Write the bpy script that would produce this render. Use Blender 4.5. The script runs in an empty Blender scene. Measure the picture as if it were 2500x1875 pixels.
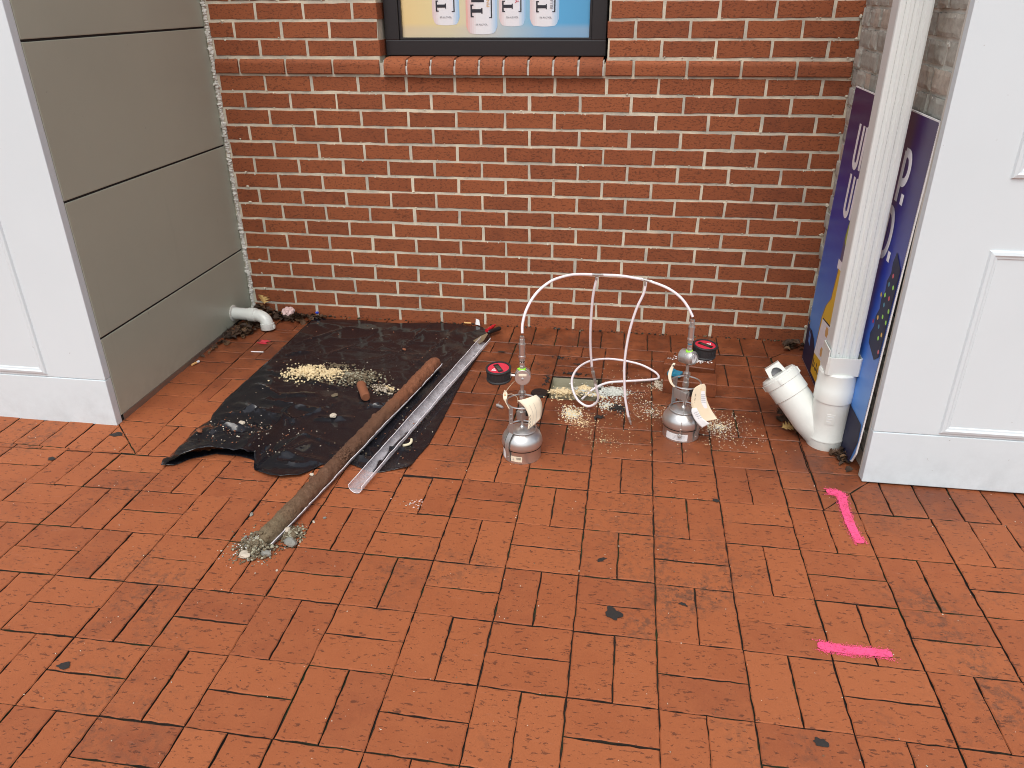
import bpy, bmesh, math, random
from mathutils import Vector, Matrix, noise, geometry
R = math.radians
sc = bpy.context.scene
col = sc.collection

# ------------------------------------------------------------------ camera, sky, sun, exposure
def look_matrix(yaw, pitch, roll):
    cy, sy = math.cos(yaw), math.sin(yaw)
    f = Vector((sy*math.cos(pitch), cy*math.cos(pitch), -math.sin(pitch)))
    r = Vector((cy, -sy, 0)); u = r.cross(f)
    c, s = math.cos(roll), math.sin(roll)
    r2 = c*r + s*u; u2 = -s*r + c*u
    return Matrix((r2, u2, -f)).transposed()
cam = bpy.data.objects.new('camera', bpy.data.cameras.new('camera')); col.objects.link(cam)
cam.matrix_world = Matrix.Translation((1.53802, -3.25653, 1.35699)) @ look_matrix(-0.15238, 0.46673, -0.0071).to_4x4()
cam.data.sensor_width = 36; cam.data.lens = 36*1881.365/2500
cam.data.clip_start = .05; cam.data.clip_end = 500
sc.camera = cam
SUN_EL, SUN_AZ = R(60), R(184)          # azimuth clockwise from +y: behind and to the left of the viewer
w = bpy.data.worlds.new('World'); sc.world = w; w.use_nodes = True
nt = w.node_tree; bg = nt.nodes['Background']
sky = nt.nodes.new('ShaderNodeTexSky'); sky.sky_type = 'NISHITA'; sky.sun_disc = False
sky.sun_elevation = SUN_EL; sky.sun_rotation = SUN_AZ; sky.dust_density = 4; sky.air_density = 1.0
hs = nt.nodes.new('ShaderNodeHueSaturation'); hs.inputs['Saturation'].default_value = .38
nt.links.new(sky.outputs[0], hs.inputs['Color']); nt.links.new(hs.outputs[0], bg.inputs['Color'])
bg.inputs['Strength'].default_value = .15
sl = bpy.data.lights.new('sun', 'SUN'); sl.energy = .8; sl.angle = R(40); sl.color = (1, .97, .93)
so = bpy.data.objects.new('sun', sl); col.objects.link(so)
sd = Vector((math.sin(SUN_AZ)*math.cos(SUN_EL), math.cos(SUN_AZ)*math.cos(SUN_EL), math.sin(SUN_EL)))
so.rotation_euler = sd.to_track_quat('Z', 'Y').to_euler()
sc.view_settings.view_transform = 'Standard'; sc.view_settings.look = 'None'
sc.view_settings.exposure = .34; sc.view_settings.gamma = 1
sc.cycles.pixel_filter_type = 'BLACKMAN_HARRIS'; sc.cycles.filter_width = 1.0
rnd = random.Random(7)
def gz(x, y): return .01189*y - .00248*x       # the paving falls slightly away from the wall

# ------------------------------------------------------------------ materials
def new_mat(name):
    m = bpy.data.materials.new(name); m.use_nodes = True
    return m, m.node_tree, m.node_tree.nodes['Principled BSDF']
def N(nt, t, **kw):
    n = nt.nodes.new(t)
    for k, v in kw.items():
        if k in n.inputs: n.inputs[k].default_value = v
        else: setattr(n, k, v)
    return n
def ramp(nt, fac, stops):
    n = nt.nodes.new('ShaderNodeValToRGB'); e = n.color_ramp.elements
    while len(e) < len(stops): e.new(.5)
    for i, (p, c) in enumerate(stops):
        e[i].position = p; e[i].color = (*c, 1) if not isinstance(c, (int, float)) else (c, c, c, 1)
    nt.links.new(fac, n.inputs[0]); return n.outputs[0]
def mix(nt, fac, a, b, mode='MIX'):
    n = nt.nodes.new('ShaderNodeMix'); n.data_type = 'RGBA'; n.blend_type = mode
    for s, v in ((n.inputs[0], fac), (n.inputs[6], a), (n.inputs[7], b)):
        if hasattr(v, 'links'): nt.links.new(v, s)
        elif isinstance(v, (int, float)): s.default_value = v
        else: s.default_value = (*v, 1)
    return n.outputs[2]
def mth(nt, op, a, b=0., c=0.):
    n = nt.nodes.new('ShaderNodeMath'); n.operation = op
    for i, v in enumerate((a, b, c)):
        if hasattr(v, 'links'): nt.links.new(v, n.inputs[i])
        else: n.inputs[i].default_value = v
    return n.outputs[0]
def coords(nt, scale=(1, 1, 1), shift=None, kind='Object', rot=(0, 0, 0)):
    tc = nt.nodes.new('ShaderNodeTexCoord'); mp = nt.nodes.new('ShaderNodeMapping')
    mp.inputs['Scale'].default_value = scale; mp.inputs['Rotation'].default_value = rot
    nt.links.new(tc.outputs[kind], mp.inputs[0])
    out = mp.outputs[0]
    if shift is not None:
        v = nt.nodes.new('ShaderNodeVectorMath'); v.operation = 'ADD'
        nt.links.new(out, v.inputs[0]); nt.links.new(shift, v.inputs[1]); out = v.outputs[0]
    return out
def noi(nt, vec, scale, detail=4., rough=.55, dist=0.):
    n = N(nt, 'ShaderNodeTexNoise', Scale=scale, Detail=detail, Roughness=rough, Distortion=dist)
    if vec is not None: nt.links.new(vec, n.inputs['Vector'])
    return n.outputs['Fac']
def bump(nt, b, h, strength=.4, dist=.002):
    n = N(nt, 'ShaderNodeBump', Strength=strength, Distance=dist)
    nt.links.new(h, n.inputs['Height']); nt.links.new(n.outputs[0], b.inputs['Normal'])
def plain(name, c, rough=.5, metal=0., bmp=0., bs=200., spec=None, var=0.):
    m, nt, b = new_mat(name)
    b.inputs['Base Color'].default_value = (*c, 1); b.inputs['Roughness'].default_value = rough
    b.inputs['Metallic'].default_value = metal
    v = coords(nt); n = noi(nt, v, bs)
    if bmp: bump(nt, b, n, bmp, .001)
    if var:
        n2 = noi(nt, v, bs*.15, 5)
        nt.links.new(mix(nt, n2, tuple(x*(1-var) for x in c), tuple(min(1, x*(1+var)) for x in c)), b.inputs['Base Color'])
    if spec is not None: b.inputs['Specular IOR Level'].default_value = spec
    return m
def attr(nt, name):
    a = nt.nodes.new('ShaderNodeAttribute'); a.attribute_name = name; return a.outputs['Fac']

def fired_clay(name, c_dark, c_mid, c_lite, axis_scale, paving=False):
    m, nt, b = new_mat(name)
    v = attr(nt, 'var')
    sh = nt.nodes.new('ShaderNodeCombineXYZ')
    nt.links.new(mth(nt, 'MULTIPLY', v, 37.), sh.inputs[0]); nt.links.new(mth(nt, 'MULTIPLY', v, 91.), sh.inputs[1])
    co = coords(nt, (1, 1, 1)); 
    base = ramp(nt, v, [(0, c_dark), (.45, c_mid), (1, c_lite)])
    blot = noi(nt, coords(nt, (1, 1, 1), sh.outputs[0]), 14., 5, .6)
    base = mix(nt, ramp(nt, blot, [(.35, 0.), (.7, .55)]), base, c_lite)
    fine = noi(nt, coords(nt, (1, 1, 1), sh.outputs[0]), 260., 3, .7)
    base = mix(nt, .3, base, mix(nt, fine, tuple(x*.55 for x in c_mid), tuple(min(1, x*1.5) for x in c_mid)))
    # drag marks and pits left by the wire cut
    pits = noi(nt, coords(nt, axis_scale, sh.outputs[0]), 1., 3, .65, .4)
    pm = ramp(nt, pits, [(.358, 1.), (.398, 0.)] if paving else [(.36, 1.), (.47, 0.)])
    base = mix(nt, mth(nt, 'MULTIPLY', pm, .66 if paving else .6), base, tuple(x*.25 for x in c_dark))
    rough = .82
    h = mth(nt, 'SUBTRACT', mth(nt, 'MULTIPLY', fine, .6), mth(nt, 'MULTIPLY', pm, .8))
    if paving:
        dirt = noi(nt, co, 2.3, 7, .68, .6)
        dm = ramp(nt, dirt, [(.52, 0.), (.68, 1.)])
        dm2 = mth(nt, 'MULTIPLY', dm, ramp(nt, noi(nt, co, 60., 4, .7), [(.46, 0.), (.60, 1.)]))
        base = mix(nt, mth(nt, 'MULTIPLY', dm2, .62), base, (.05, .035, .025))
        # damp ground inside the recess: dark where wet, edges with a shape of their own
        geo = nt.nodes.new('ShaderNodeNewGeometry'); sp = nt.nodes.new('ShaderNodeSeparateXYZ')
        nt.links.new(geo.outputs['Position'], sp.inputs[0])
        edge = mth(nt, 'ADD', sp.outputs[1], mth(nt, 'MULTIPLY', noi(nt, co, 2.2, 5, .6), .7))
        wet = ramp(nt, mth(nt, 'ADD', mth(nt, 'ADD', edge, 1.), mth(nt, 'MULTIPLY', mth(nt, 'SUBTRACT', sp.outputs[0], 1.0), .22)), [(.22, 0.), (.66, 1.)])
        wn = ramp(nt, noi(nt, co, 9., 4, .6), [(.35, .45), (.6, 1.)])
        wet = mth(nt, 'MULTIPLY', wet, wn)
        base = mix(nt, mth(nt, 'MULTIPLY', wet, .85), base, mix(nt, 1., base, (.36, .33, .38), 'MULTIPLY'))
        # pale scuffs
        sc_ = ramp(nt, noi(nt, coords(nt, (3, 14, 3), None, 'Object', (0, 0, .6)), 6., 6, .7), [(.62, 0.), (.78, .4)])
        base = mix(nt, mth(nt, 'MULTIPLY', sc_, .4), base, (.55, .30, .22))
        r_ = mth(nt, 'SUBTRACT', .8, mth(nt, 'MULTIPLY', wet, .32))
        nt.links.new(r_, b.inputs['Roughness'])
    else:
        b.inputs['Roughness'].default_value = rough
        # lime smears on a few bricks
        sm = ramp(nt, noi(nt, co, 24., 6, .75), [(.69, 0.), (.76, .8)])
        base = mix(nt, mth(nt, 'MULTIPLY', sm, .35), base, (.6, .5, .42))
    nt.links.new(base, b.inputs['Base Color'])
    bump(nt, b, h, .55, .0012)
    return m
M = {}
M['paver'] = fired_clay('paver_clay', (.215, .053, .018), (.298, .079, .023), (.38, .115, .037), (52, 140, 95), True)
M['brick'] = fired_clay('brick_clay', (.185, .050, .019), (.262, .072, .025), (.35, .104, .036), (95, 95, 190))

def mortar_mat(name, a, b_, moss=True):
    m, nt, b = new_mat(name)
    co = coords(nt)
    n = noi(nt, co, 9., 5, .6); f = noi(nt, co, 180., 3, .6)
    c = mix(nt, ramp(nt, n, [(.38, 0.), (.62, 1.)]), a, b_)
    c = mix(nt, mth(nt, 'MULTIPLY', f, .25), c, tuple(x*.5 for x in a))
    nt.links.new(c, b.inputs['Base Color']); b.inputs['Roughness'].default_value = .9
    bump(nt, b, f, .5, .002)
    return m
M['mortar'] = mortar_mat('mortar', (.48, .46, .38), (.76, .69, .53))
M['mortar_grey'] = mortar_mat('grey_mortar', (.60, .60, .54), (.80, .79, .72))
m, nt, b = new_mat('joint_soil'); co = coords(nt)
c = mix(nt, ramp(nt, noi(nt, co, 5., 6, .7), [(.5, 0.), (.62, 1.)]), (.030, .018, .012), (.035, .045, .014))
nt.links.new(c, b.inputs['Base Color']); b.inputs['Roughness'].default_value = .95
bump(nt, b, noi(nt, co, 300.), .6, .002); M['soil'] = m
m, nt, b = new_mat('street_ground'); co = coords(nt)
nt.links.new(mix(nt, noi(nt, co, 3., 8, .7), (.20, .075, .04), (.30, .11, .06)), b.inputs['Base Color']); b.inputs['Roughness'].default_value = .9; M['street'] = m

def painted(name, c, rough=.45, dirt=.3, lo=.0):
    m, nt, b = new_mat(name); co = coords(nt)
    n = noi(nt, co, 1.6, 7, .6); sp = noi(nt, co, 46., 3, .6)
    cc = mix(nt, ramp(nt, n, [(.35, 0.), (.7, dirt)]), c, tuple(x*.8 for x in c))
    cc = mix(nt, ramp(nt, sp, [(.245, .5), (.275, 0.)]), cc, (.25, .24, .22))
    st = noi(nt, coords(nt, (16, 16, .9)), 1., 4, .6)
    cc = mix(nt, ramp(nt, st, [(.66, 0.), (.78, .35*dirt)]), cc, tuple(x*.55 for x in c))
    geo = nt.nodes.new('ShaderNodeNewGeometry'); s = nt.nodes.new('ShaderNodeSeparateXYZ'); nt.links.new(geo.outputs['Position'], s.inputs[0])
    # splash dirt on the lowest part
    g = ramp(nt, mth(nt, 'ADD', mth(nt, 'MULTIPLY', s.outputs[2], 1.), mth(nt, 'MULTIPLY', noi(nt, co, 7., 6, .7), .22)), [(.09, .42), (.26, 0.)])
    cc = mix(nt, mth(nt, 'MULTIPLY', g, ramp(nt, noi(nt, co, 18., 5, .7), [(.36, 0.), (.7, 1.)])), cc, tuple(x*.62 for x in c))
    nt.links.new(cc, b.inputs['Base Color']); b.inputs['Roughness'].default_value = rough
    bump(nt, b, noi(nt, co, 90., 3), .12, .0008)
    return m
M['white'] = painted('white_painted_board', (.70, .79, .82), .4, .25)
M['clad'] = painted('taupe_panel_coating', (.44, .465, .375), .35, .4)
M['vinyl'] = painted('white_vinyl', (.74, .79, .77), .35, .2)
M['pvc'] = painted('white_pvc', (.76, .79, .74), .28, .3)
M['dark_gap'] = plain('shadowed_gap', (.02, .018, .016), .9)
M['flash'] = plain('galvanised_edge', (.35, .34, .31), .4, .8)
M['frame'] = plain('black_aluminium', (.018, .017, .019), .35, .0, .1, 60)
M['steel'] = plain('brushed_steel', (.68, .67, .65), .31, .88, .03, 90)
M['steel2'] = plain('machined_steel', (.52, .51, .49), .42, .75, .05, 400)
M['rubber'] = plain('black_rubber', (.022, .022, .024), .62, 0, .1, 400)
M['black'] = plain('black_plastic', (.012, .012, .012), .35)
M['red'] = plain('red_print', (.62, .03, .06), .35)
M['redplastic'] = plain('red_plastic', (.5, .01, .02), .25)
M['neon'] = plain('neon_green_band', (.35, .85, .06), .4)
M['manila'] = plain('manila_card', (.78, .67, .48), .75, 0, .1, 120, None, .06)
M['manila_lite'] = plain('pale_manila_card', (.82, .74, .56), .75, 0, .1, 120, None, .05)
M['paper'] = plain('white_paper', (.80, .80, .80), .7, 0, .08, 200)
M['ink'] = plain('ink', (.03, .03, .04), .8)
M['ink_grey'] = plain('grey_ink', (.25, .25, .27), .8)
M['teal'] = plain('teal_plastic', (.02, .22, .34), .35)
M['concrete'] = plain('damp_grit', (.34, .32, .23), .9, 0, .8, 90, None, .3)
M['char'] = plain('dark_gum', (.022, .018, .016), .8, 0, .5, 120, None, .3)
M['cream'] = plain('cream_sand', (.74, .60, .36), .9, 0, .6, 300, None, .2)
M['creampale'] = plain('pale_grout', (.62, .64, .58), .85, 0, .6, 300, None, .2)
M['mud'] = plain('brown_grit', (.15, .115, .070), .9, 0, .7, 300, None, .35)
M['rock'] = plain('grey_rock', (.24, .24, .21), .8, 0, .7, 120, None, .4)
M['rockpale'] = plain('pale_rock', (.55, .48, .38), .8, 0, .7, 120, None, .3)
M['clayred'] = plain('red_clay_soil', (.24, .085, .038), .85, 0, .8, 150, None, .35)
M['pink'] = plain('pink_marking_paint', (.95, .085, .24), .6, 0, .5, 300, None, .12)
for k_ in ('pink', 'red'):
    nt = M[k_].node_tree if k_ == 'pink' else None
    if nt:
        co = coords(nt); a_ = mth(nt, 'MULTIPLY', ramp(nt, noi(nt, co, 110., 5, .75), [(.32, .35), (.50, 1.)]), ramp(nt, noi(nt, co, 14., 4, .6), [(.25, .72), (.55, .98)]))
        nt.links.new(a_, nt.nodes['Principled BSDF'].inputs['Alpha'])
M['wood'] = plain('tobacco_paper', (.72, .42, .16), .8)
M['blue'] = plain('blue_plastic', (.02, .06, .5), .4)
M['fadedpink'] = plain('crumpled_pinkish_paper', (.75, .55, .52), .7, 0, .2, 80, None, .2)

m, nt, b = new_mat('leaf_litter'); v = attr(nt, 'var')
nt.links.new(ramp(nt, v, [(0, (.030, .017, .010)), (.55, (.075, .038, .018)), (.85, (.16, .085, .035)), (1, (.28, .18, .08))]), b.inputs['Base Color'])
b.inputs['Roughness'].default_value = .75; bump(nt, b, noi(nt, coords(nt), 160.), .4, .001); M['leaf'] = m
m, nt, b = new_mat('dry_leaf'); nt.links.new(mix(nt, noi(nt, coords(nt), 60., 5), (.42, .26, .08), (.62, .44, .17)), b.inputs['Base Color']); b.inputs['Roughness'].default_value = .7; M['leafyellow'] = m

m, nt, b = new_mat('milky_tubing'); b.inputs['Base Color'].default_value = (.88, .82, .84, 1); b.inputs['Roughness'].default_value = .3
M['tube'] = m
m, nt, b = new_mat('clear_liner'); b.inputs['Base Color'].default_value = (.80, .78, .82, 1); b.inputs['Roughness'].default_value = .22
a_ = ramp(nt, noi(nt, coords(nt), 20., 5, .6), [(.3, .14), (.75, .46)]); nt.links.new(a_, b.inputs['Alpha']); M['liner'] = m
M['linerrim'] = plain('cut_plastic_edge', (.86, .83, .85), .4)
m, nt, b = new_mat('black_polythene'); co = coords(nt)
dust = noi(nt, co, 3.2, 8, .68, .8); dm = ramp(nt, dust, [(.56, 0.), (.85, .30)])
sp = ramp(nt, noi(nt, co, 120., 3, .6), [(.70, 0.), (.74, .8)])
scr = ramp(nt, noi(nt, coords(nt, (2, 22, 2), None, 'Object', (0, 0, .9)), 4., 5, .7), [(.64, 0.), (.72, .4)])
d = mth(nt, 'MAXIMUM', dm, mth(nt, 'MAXIMUM', mth(nt, 'MULTIPLY', sp, .55), mth(nt, 'MULTIPLY', scr, .35)))
nt.links.new(mix(nt, d, (.009, .009, .012), (.20, .165, .12)), b.inputs['Base Color'])
nt.links.new(mth(nt, 'ADD', .11, mth(nt, 'MULTIPLY', d, .6)), b.inputs['Roughness'])
h = mth(nt, 'ADD', noi(nt, co, 9., 4, .55, 1.2), mth(nt, 'MULTIPLY', noi(nt, co, 40., 3, .5), .15))
bump(nt, b, h, .07, .006); M['poly'] = m
m, nt, b = new_mat('soil_core_earth'); co = coords(nt)
sx = nt.nodes.new('ShaderNodeSeparateXYZ'); nt.links.new(co, sx.inputs[0])
t = mth(nt, 'DIVIDE', mth(nt, 'ADD', sx.outputs[1], 1.66), 1.17)
t = mth(nt, 'ADD', t, mth(nt, 'MULTIPLY', mth(nt, 'SUBTRACT', noi(nt, co, 25., 4), .5), .12))
c = ramp(nt, t, [(0., (.165, .125, .070)), (.06, (.160, .110, .060)), (.13, (.150, .084, .044)), (.24, (.135, .062, .031)), (.42, (.115, .052, .026)), (.62, (.150, .066, .032)), (.72, (.22, .080, .035)), (1., (.23, .086, .040))])
c = mix(nt, noi(nt, co, 160., 4, .7), mix(nt, 1., c, (.45, .45, .45), 'MULTIPLY'), mix(nt, 1., c, (1.6, 1.6, 1.6), 'MULTIPLY'))
nt.links.new(c, b.inputs['Base Color']); b.inputs['Roughness'].default_value = .7
bump(nt, b, noi(nt, co, 110., 5, .7), .9, .006); M['core'] = m
# printed sign: night sky colours run down the sheet (x along the sheet, y up it)
m, nt, b = new_mat('printed_night_sky'); co = coords(nt)
s = nt.nodes.new('ShaderNodeSeparateXYZ'); nt.links.new(co, s.inputs[0])
tt = mth(nt, 'ADD', s.outputs[1], mth(nt, 'MULTIPLY', mth(nt, 'SUBTRACT', noi(nt, coords(nt, (3, 9, 3)), 4., 6, .6), .5), .10))
c = ramp(nt, tt, [(.05, (.08, .27, .70)), (.22, (.09, .30, .78)), (.42, (.045, .15, .60)), (.62, (.020, .045, .38)), (.85, (.034, .018, .17)), (1., (.045, .016, .10))])
scr = ramp(nt, noi(nt, coords(nt, (30, 9, 9), None, 'Object', (0, 0, .5)), 5., 6, .75), [(.64, 0.), (.72, .6)])
c = mix(nt, mth(nt, 'MULTIPLY', scr, .45), c, (.35, .38, .5))
nt.links.new(c, b.inputs['Base Color']); b.inputs['Roughness'].default_value = .35; M['signprint'] = m
M['navy'] = plain('navy_print', (.010, .012, .050), .6, 0, 0, 60, None, .4)
M['letter'] = plain('pale_letter_print', (.92, .92, 1.0), .5, 0, .1, 300, None, .12)
M['beer'] = plain('golden_print', (.95, .56, .04), .35, 0, 0, 12, None, .25)
M['beerdark'] = plain('amber_print', (.40, .20, .02), .35)
M['lime'] = plain('lime_print', (.38, .50, .04), .4, 0, 0, 60, None, .25)
M['greyprint'] = plain('dusky_print', (.13, .12, .22), .4)
# printed poster: warm yellow on the left to blue on the right
m, nt, b = new_mat('poster_print'); co = coords(nt)
s = nt.nodes.new('ShaderNodeSeparateXYZ'); nt.links.new(co, s.inputs[0])
t = mth(nt, 'DIVIDE', mth(nt, 'SUBTRACT', s.outputs[0], .585), .76)
c = ramp(nt, t, [(0, (.80, .62, .30)), (.25, (.74, .66, .36)), (.45, (.62, .60, .52)), (.6, (.36, .56, .66)), (.78, (.11, .42, .72)), (1, (.10, .36, .62))])
c = mix(nt, ramp(nt, s.outputs[2], [(.0, 0.), (1., 0.)]), c, (.5, .5, .5))
fl = ramp(nt, mth(nt, 'SUBTRACT', s.outputs[2], .75), [(.49, 1.), (.51, 0.)])
c = mix(nt, mth(nt, 'MULTIPLY', fl, .35), c, (.50, .50, .52))
nt.links.new(c, b.inputs['Base Color']); b.inputs['Roughness'].default_value = .25; M['poster'] = m
m, nt, b = new_mat('can_print'); co = coords(nt)
a = nt.nodes.new('ShaderNodeAttribute'); a.attribute_name = 'var'
nt.links.new(ramp(nt, a.outputs['Fac'], [(0, (.80, .36, .28)), (.15, (.72, .58, .58)), (.35, (.80, .80, .82)), (.75, (.78, .80, .84)), (.9, (.50, .66, .82)), (1, (.28, .52, .78))]), b.inputs['Base Color']); b.inputs['Roughness'].default_value = .3; M['can'] = m
# split-face stone brick
m, nt, b = new_mat('weathered_stone_brick'); v = attr(nt, 'var'); co = coords(nt)
c = ramp(nt, v, [(0, (.38, .385, .34)), (.6, (.52, .52, .46)), (.9, (.55, .50, .42)), (1, (.60, .48, .38))])
c = mix(nt, ramp(nt, noi(nt, co, 45., 6, .75), [(.35, .0), (.75, .7)]), c, (.22, .20, .175))
c = mix(nt, ramp(nt, noi(nt, coords(nt, (30, 30, 10)), 1.3, 5, .7), [(.62, 0.), (.7, .6)]), c, (.62, .60, .55))
nt.links.new(c, b.inputs['Base Color']); b.inputs['Roughness'].default_value = .9
bump(nt, b, noi(nt, co, 60., 6, .7), .7, .004); M['stone'] = m

# ------------------------------------------------------------------ mesh builder
class MB:
    def __init__(s): s.v = []; s.f = []; s.m = []; s.var = []; s.sm = []; s.mats = []
    def mi(s, m):
        if m not in s.mats: s.mats.append(m)
        return s.mats.index(m)
    def add(s, vs, fs, m, var=.5, smooth=False):
        o = len(s.v); k = s.mi(m); s.v += [tuple(q) for q in vs]
        for f in fs:
            s.f.append([i+o for i in f]); s.m.append(k); s.var.append(var if isinstance(var, (int, float)) else 0); s.sm.append(smooth)
        if not isinstance(var, (int, float)): s.var[-len(fs):] = var
    def box(s, a, b, m, var=.5, mat=None):
        x0, y0, z0 = a; x1, y1, z1 = b
        vs = [Vector(q) for q in ((x0,y0,z0),(x1,y0,z0),(x1,y1,z0),(x0,y1,z0),(x0,y0,z1),(x1,y0,z1),(x1,y1,z1),(x0,y1,z1))]
        if mat is not None: vs = [mat @ q for q in vs]
        s.add(vs, [(0,3,2,1),(4,5,6,7),(0,1,5,4),(1,2,6,5),(2,3,7,6),(3,0,4,7)], m, var)
    def bbox(s, a, b, m, bev=.002, var=.5, mat=None):
        # box with chamfered edges
        (x0,y0,z0),(x1,y1,z1) = a, b; bm = bmesh.new(); bmesh.ops.create_cube(bm, size=1)
        for q in bm.verts: q.co = Vector(((x0+x1)/2+q.co.x*(x1-x0), (y0+y1)/2+q.co.y*(y1-y0), (z0+z1)/2+q.co.z*(z1-z0)))
        bmesh.ops.bevel(bm, geom=bm.edges[:], offset=bev, segments=2, profile=.6, affect='EDGES')
        bm.verts.index_update()
        vs = [(mat @ q.co if mat is not None else q.co.copy()) for q in bm.verts]
        s.add(vs, [[q.index for q in f.verts] for f in bm.faces], m, var); bm.free()
    def lathe(s, prof, m, seg=32, mat=None, smooth=True, arc=None, var=.5, closed=False):
        a0, a1 = arc or (0, 2*math.pi); full = arc is None; n = seg if full else seg+1
        vs = []
        for r, z in prof:
            for k in range(n):
                a = a0+(a1-a0)*k/seg; q = Vector((r*math.cos(a), r*math.sin(a), z)); vs.append(mat @ q if mat is not None else q)
        fs = []; L = len(prof)
        for i in range(L if closed else L-1):
            for k in range(seg):
                k2 = (k+1) % n; i2 = (i+1) % L
                fs.append((i*n+k, i*n+k2, i2*n+k2, i2*n+k))
        s.add(vs, fs, m, var, smooth)
    def tube(s, pts, r, m, seg=10, smooth=True, caps=True, jit=None):
        pts = [Vector(p) for p in pts]; n = len(pts); vs = []; up = None
        for i, p in enumerate(pts):
            t = (pts[min(i+1, n-1)]-pts[max(i-1, 0)]).normalized()
            if up is None: up = t.orthogonal().normalized()
            up = (up - t*up.dot(t)).normalized(); w_ = t.cross(up)
            rr = r[i] if isinstance(r, (list, tuple)) else r
            for k in range(seg):
                a = 2*math.pi*k/seg; d = (math.cos(a)*up+math.sin(a)*w_)
                vs.append(p + d*(rr*(jit(p+d*rr) if jit else 1)))
        fs = [(i*seg+k, i*seg+(k+1) % seg, (i+1)*seg+(k+1) % seg, (i+1)*seg+k) for i in range(n-1) for k in range(seg)]
        s.add(vs, fs, m, .5, smooth)
        if caps: s.add(vs[:seg], [list(range(seg))[::-1]], m); s.add(vs[-seg:], [list(range(seg))], m)
    def slab(s, pts, P, U, V, W, depth, bev, m, var, jit=.0008, sub=.035, top=0., side=None):
        """a brick: convex outline pts (u, v) in the frame P,U,V with outward normal W"""
        out = []
        n = len(pts)
        for i in range(n):
            a, b = Vector(pts[i]), Vector(pts[(i+1) % n]); L = (b-a).length
            k = max(1, int(L/sub))
            nn = Vector((b.y-a.y, a.x-b.x)).normalized() if L > 1e-6 else Vector((0, 0))
            for q in range(k):
                c = a.lerp(b, q/k)
                if q: c = c + nn*rnd.uniform(-jit, jit*.6)
                out.append(c)
        cen = sum(out, Vector((0, 0)))/len(out)
        k = len(out); vs = []
        for p in out:
            d = cen-p; L = d.length; q = p + d*min(.5, bev*1.3/max(L, 1e-4))
            vs.append(P+U*q.x+V*q.y+W*top)
        for p in out: vs.append(P+U*p.x+V*p.y+W*(top-bev))
        for p in out: vs.append(P+U*p.x+V*p.y-W*depth)
        fs = [list(range(k))]
        for i in range(k):
            j = (i+1) % k
            fs.append((i+k, j+k, j, i))
        gs = [(i+2*k, (i+1) % k+2*k, (i+1) % k+k, i+k) for i in range(k)]
        if side is None: s.add(vs, fs+gs, m, var)
        else:
            s.add(vs, fs, m, var); o_ = len(s.v)-len(vs); mi = s.mi(side)
            for g_ in gs: s.f.append([q+o_ for q in g_]); s.m.append(mi); s.var.append(var); s.sm.append(False)
    def lump(s, c, r, m, var=.5, sub=1, squash=1., smooth=False, rough=.3, rn=rnd):
        bm = ICO[sub]; sx, sy, sz = rn.uniform(.75, 1.25)*r, rn.uniform(.75, 1.25)*r, rn.uniform(.7, 1.1)*r*squash
        rot = Matrix.Rotation(rn.uniform(0, 6.28), 3, 'Z') @ Matrix.Rotation(rn.uniform(-.5, .5), 3, 'X')
        vs = []
        for q in bm[0]:
            k = 1+rn.uniform(-rough, rough); vs.append(Vector(c)+rot @ Vector((q[0]*sx*k, q[1]*sy*k, q[2]*sz*k)))
        s.add(vs, bm[1], m, var, smooth)
    def build(s, name, parent=None, loc=None, autosmooth=False):
        me = bpy.data.meshes.new(name)
        o3 = Vector(loc) if loc is not None else Vector((0, 0, 0))
        me.from_pydata([tuple(Vector(q)-o3) for q in s.v], [], s.f)
        for m_ in s.mats: me.materials.append(M[m_] if isinstance(m_, str) else m_)
        me.polygons.foreach_set('material_index', s.m); me.polygons.foreach_set('use_smooth', s.sm)
        at = me.attributes.new('var', 'FLOAT', 'FACE'); at.data.foreach_set('value', s.var)
        me.update()
        if any(s.sm): me.set_sharp_from_angle(angle=R(38))
        o = bpy.data.objects.new(name, me); col.objects.link(o); o.location = o3
        if parent is not None: o.parent = parent; o.location = o3
        return o
ICO = {}
for sub in (1, 2, 3):
    bm = bmesh.new(); bmesh.ops.create_icosphere(bm, subdivisions=sub, radius=1); bm.verts.index_update()
    ICO[sub] = ([tuple(q.co) for q in bm.verts], [[q.index for q in f.verts] for f in bm.faces]); bm.free()
def tag(o, label=None, cat=None, group=None, kind=None):
    if label: o['label'] = label
    if cat: o['category'] = cat
    if group: o['group'] = group
    if kind: o['kind'] = kind
    return o
def empty(name, loc=(0, 0, 0)):
    o = bpy.data.objects.new(name, None); col.objects.link(o); o.location = loc; o.empty_display_size = .05; return o
def kid(mb, name, root, label=None):
    """build in world coordinates under a thing whose Empty stands at its base (or under a part at the world origin)"""
    o = mb.build(name); o.parent = root
    off = Vector((0, 0, 0)); q = root
    while q is not None: off += q.location; q = q.parent
    o.location = -off if o.parent else o.location
    if label: o['label'] = label
    return o
def catmull(pts, n=8):
    P = [Vector(p) for p in pts]; P = [P[0]*2-P[1]]+P+[P[-1]*2-P[-2]]; out = []
    for i in range(1, len(P)-2):
        a, b, c, d = P[i-1:i+3]
        for k in range(n):
            t = k/n; out.append(.5*((2*b)+(c-a)*t+(2*a-5*b+4*c-d)*t*t+(3*b-a-3*c+d)*t**3))
    out.append(P[-2]); return out
def frame_mat(o, z, x=None):
    z = Vector(z).normalized(); x = Vector(x) if x is not None else z.orthogonal(); x = (x-z*x.dot(z)).normalized(); y = z.cross(x)
    return Matrix.Translation(o) @ Matrix((x, y, z)).transposed().to_4x4()
X, Y, Z = Vector((1, 0, 0)), Vector((0, 1, 0)), Vector((0, 0, 1))

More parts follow.
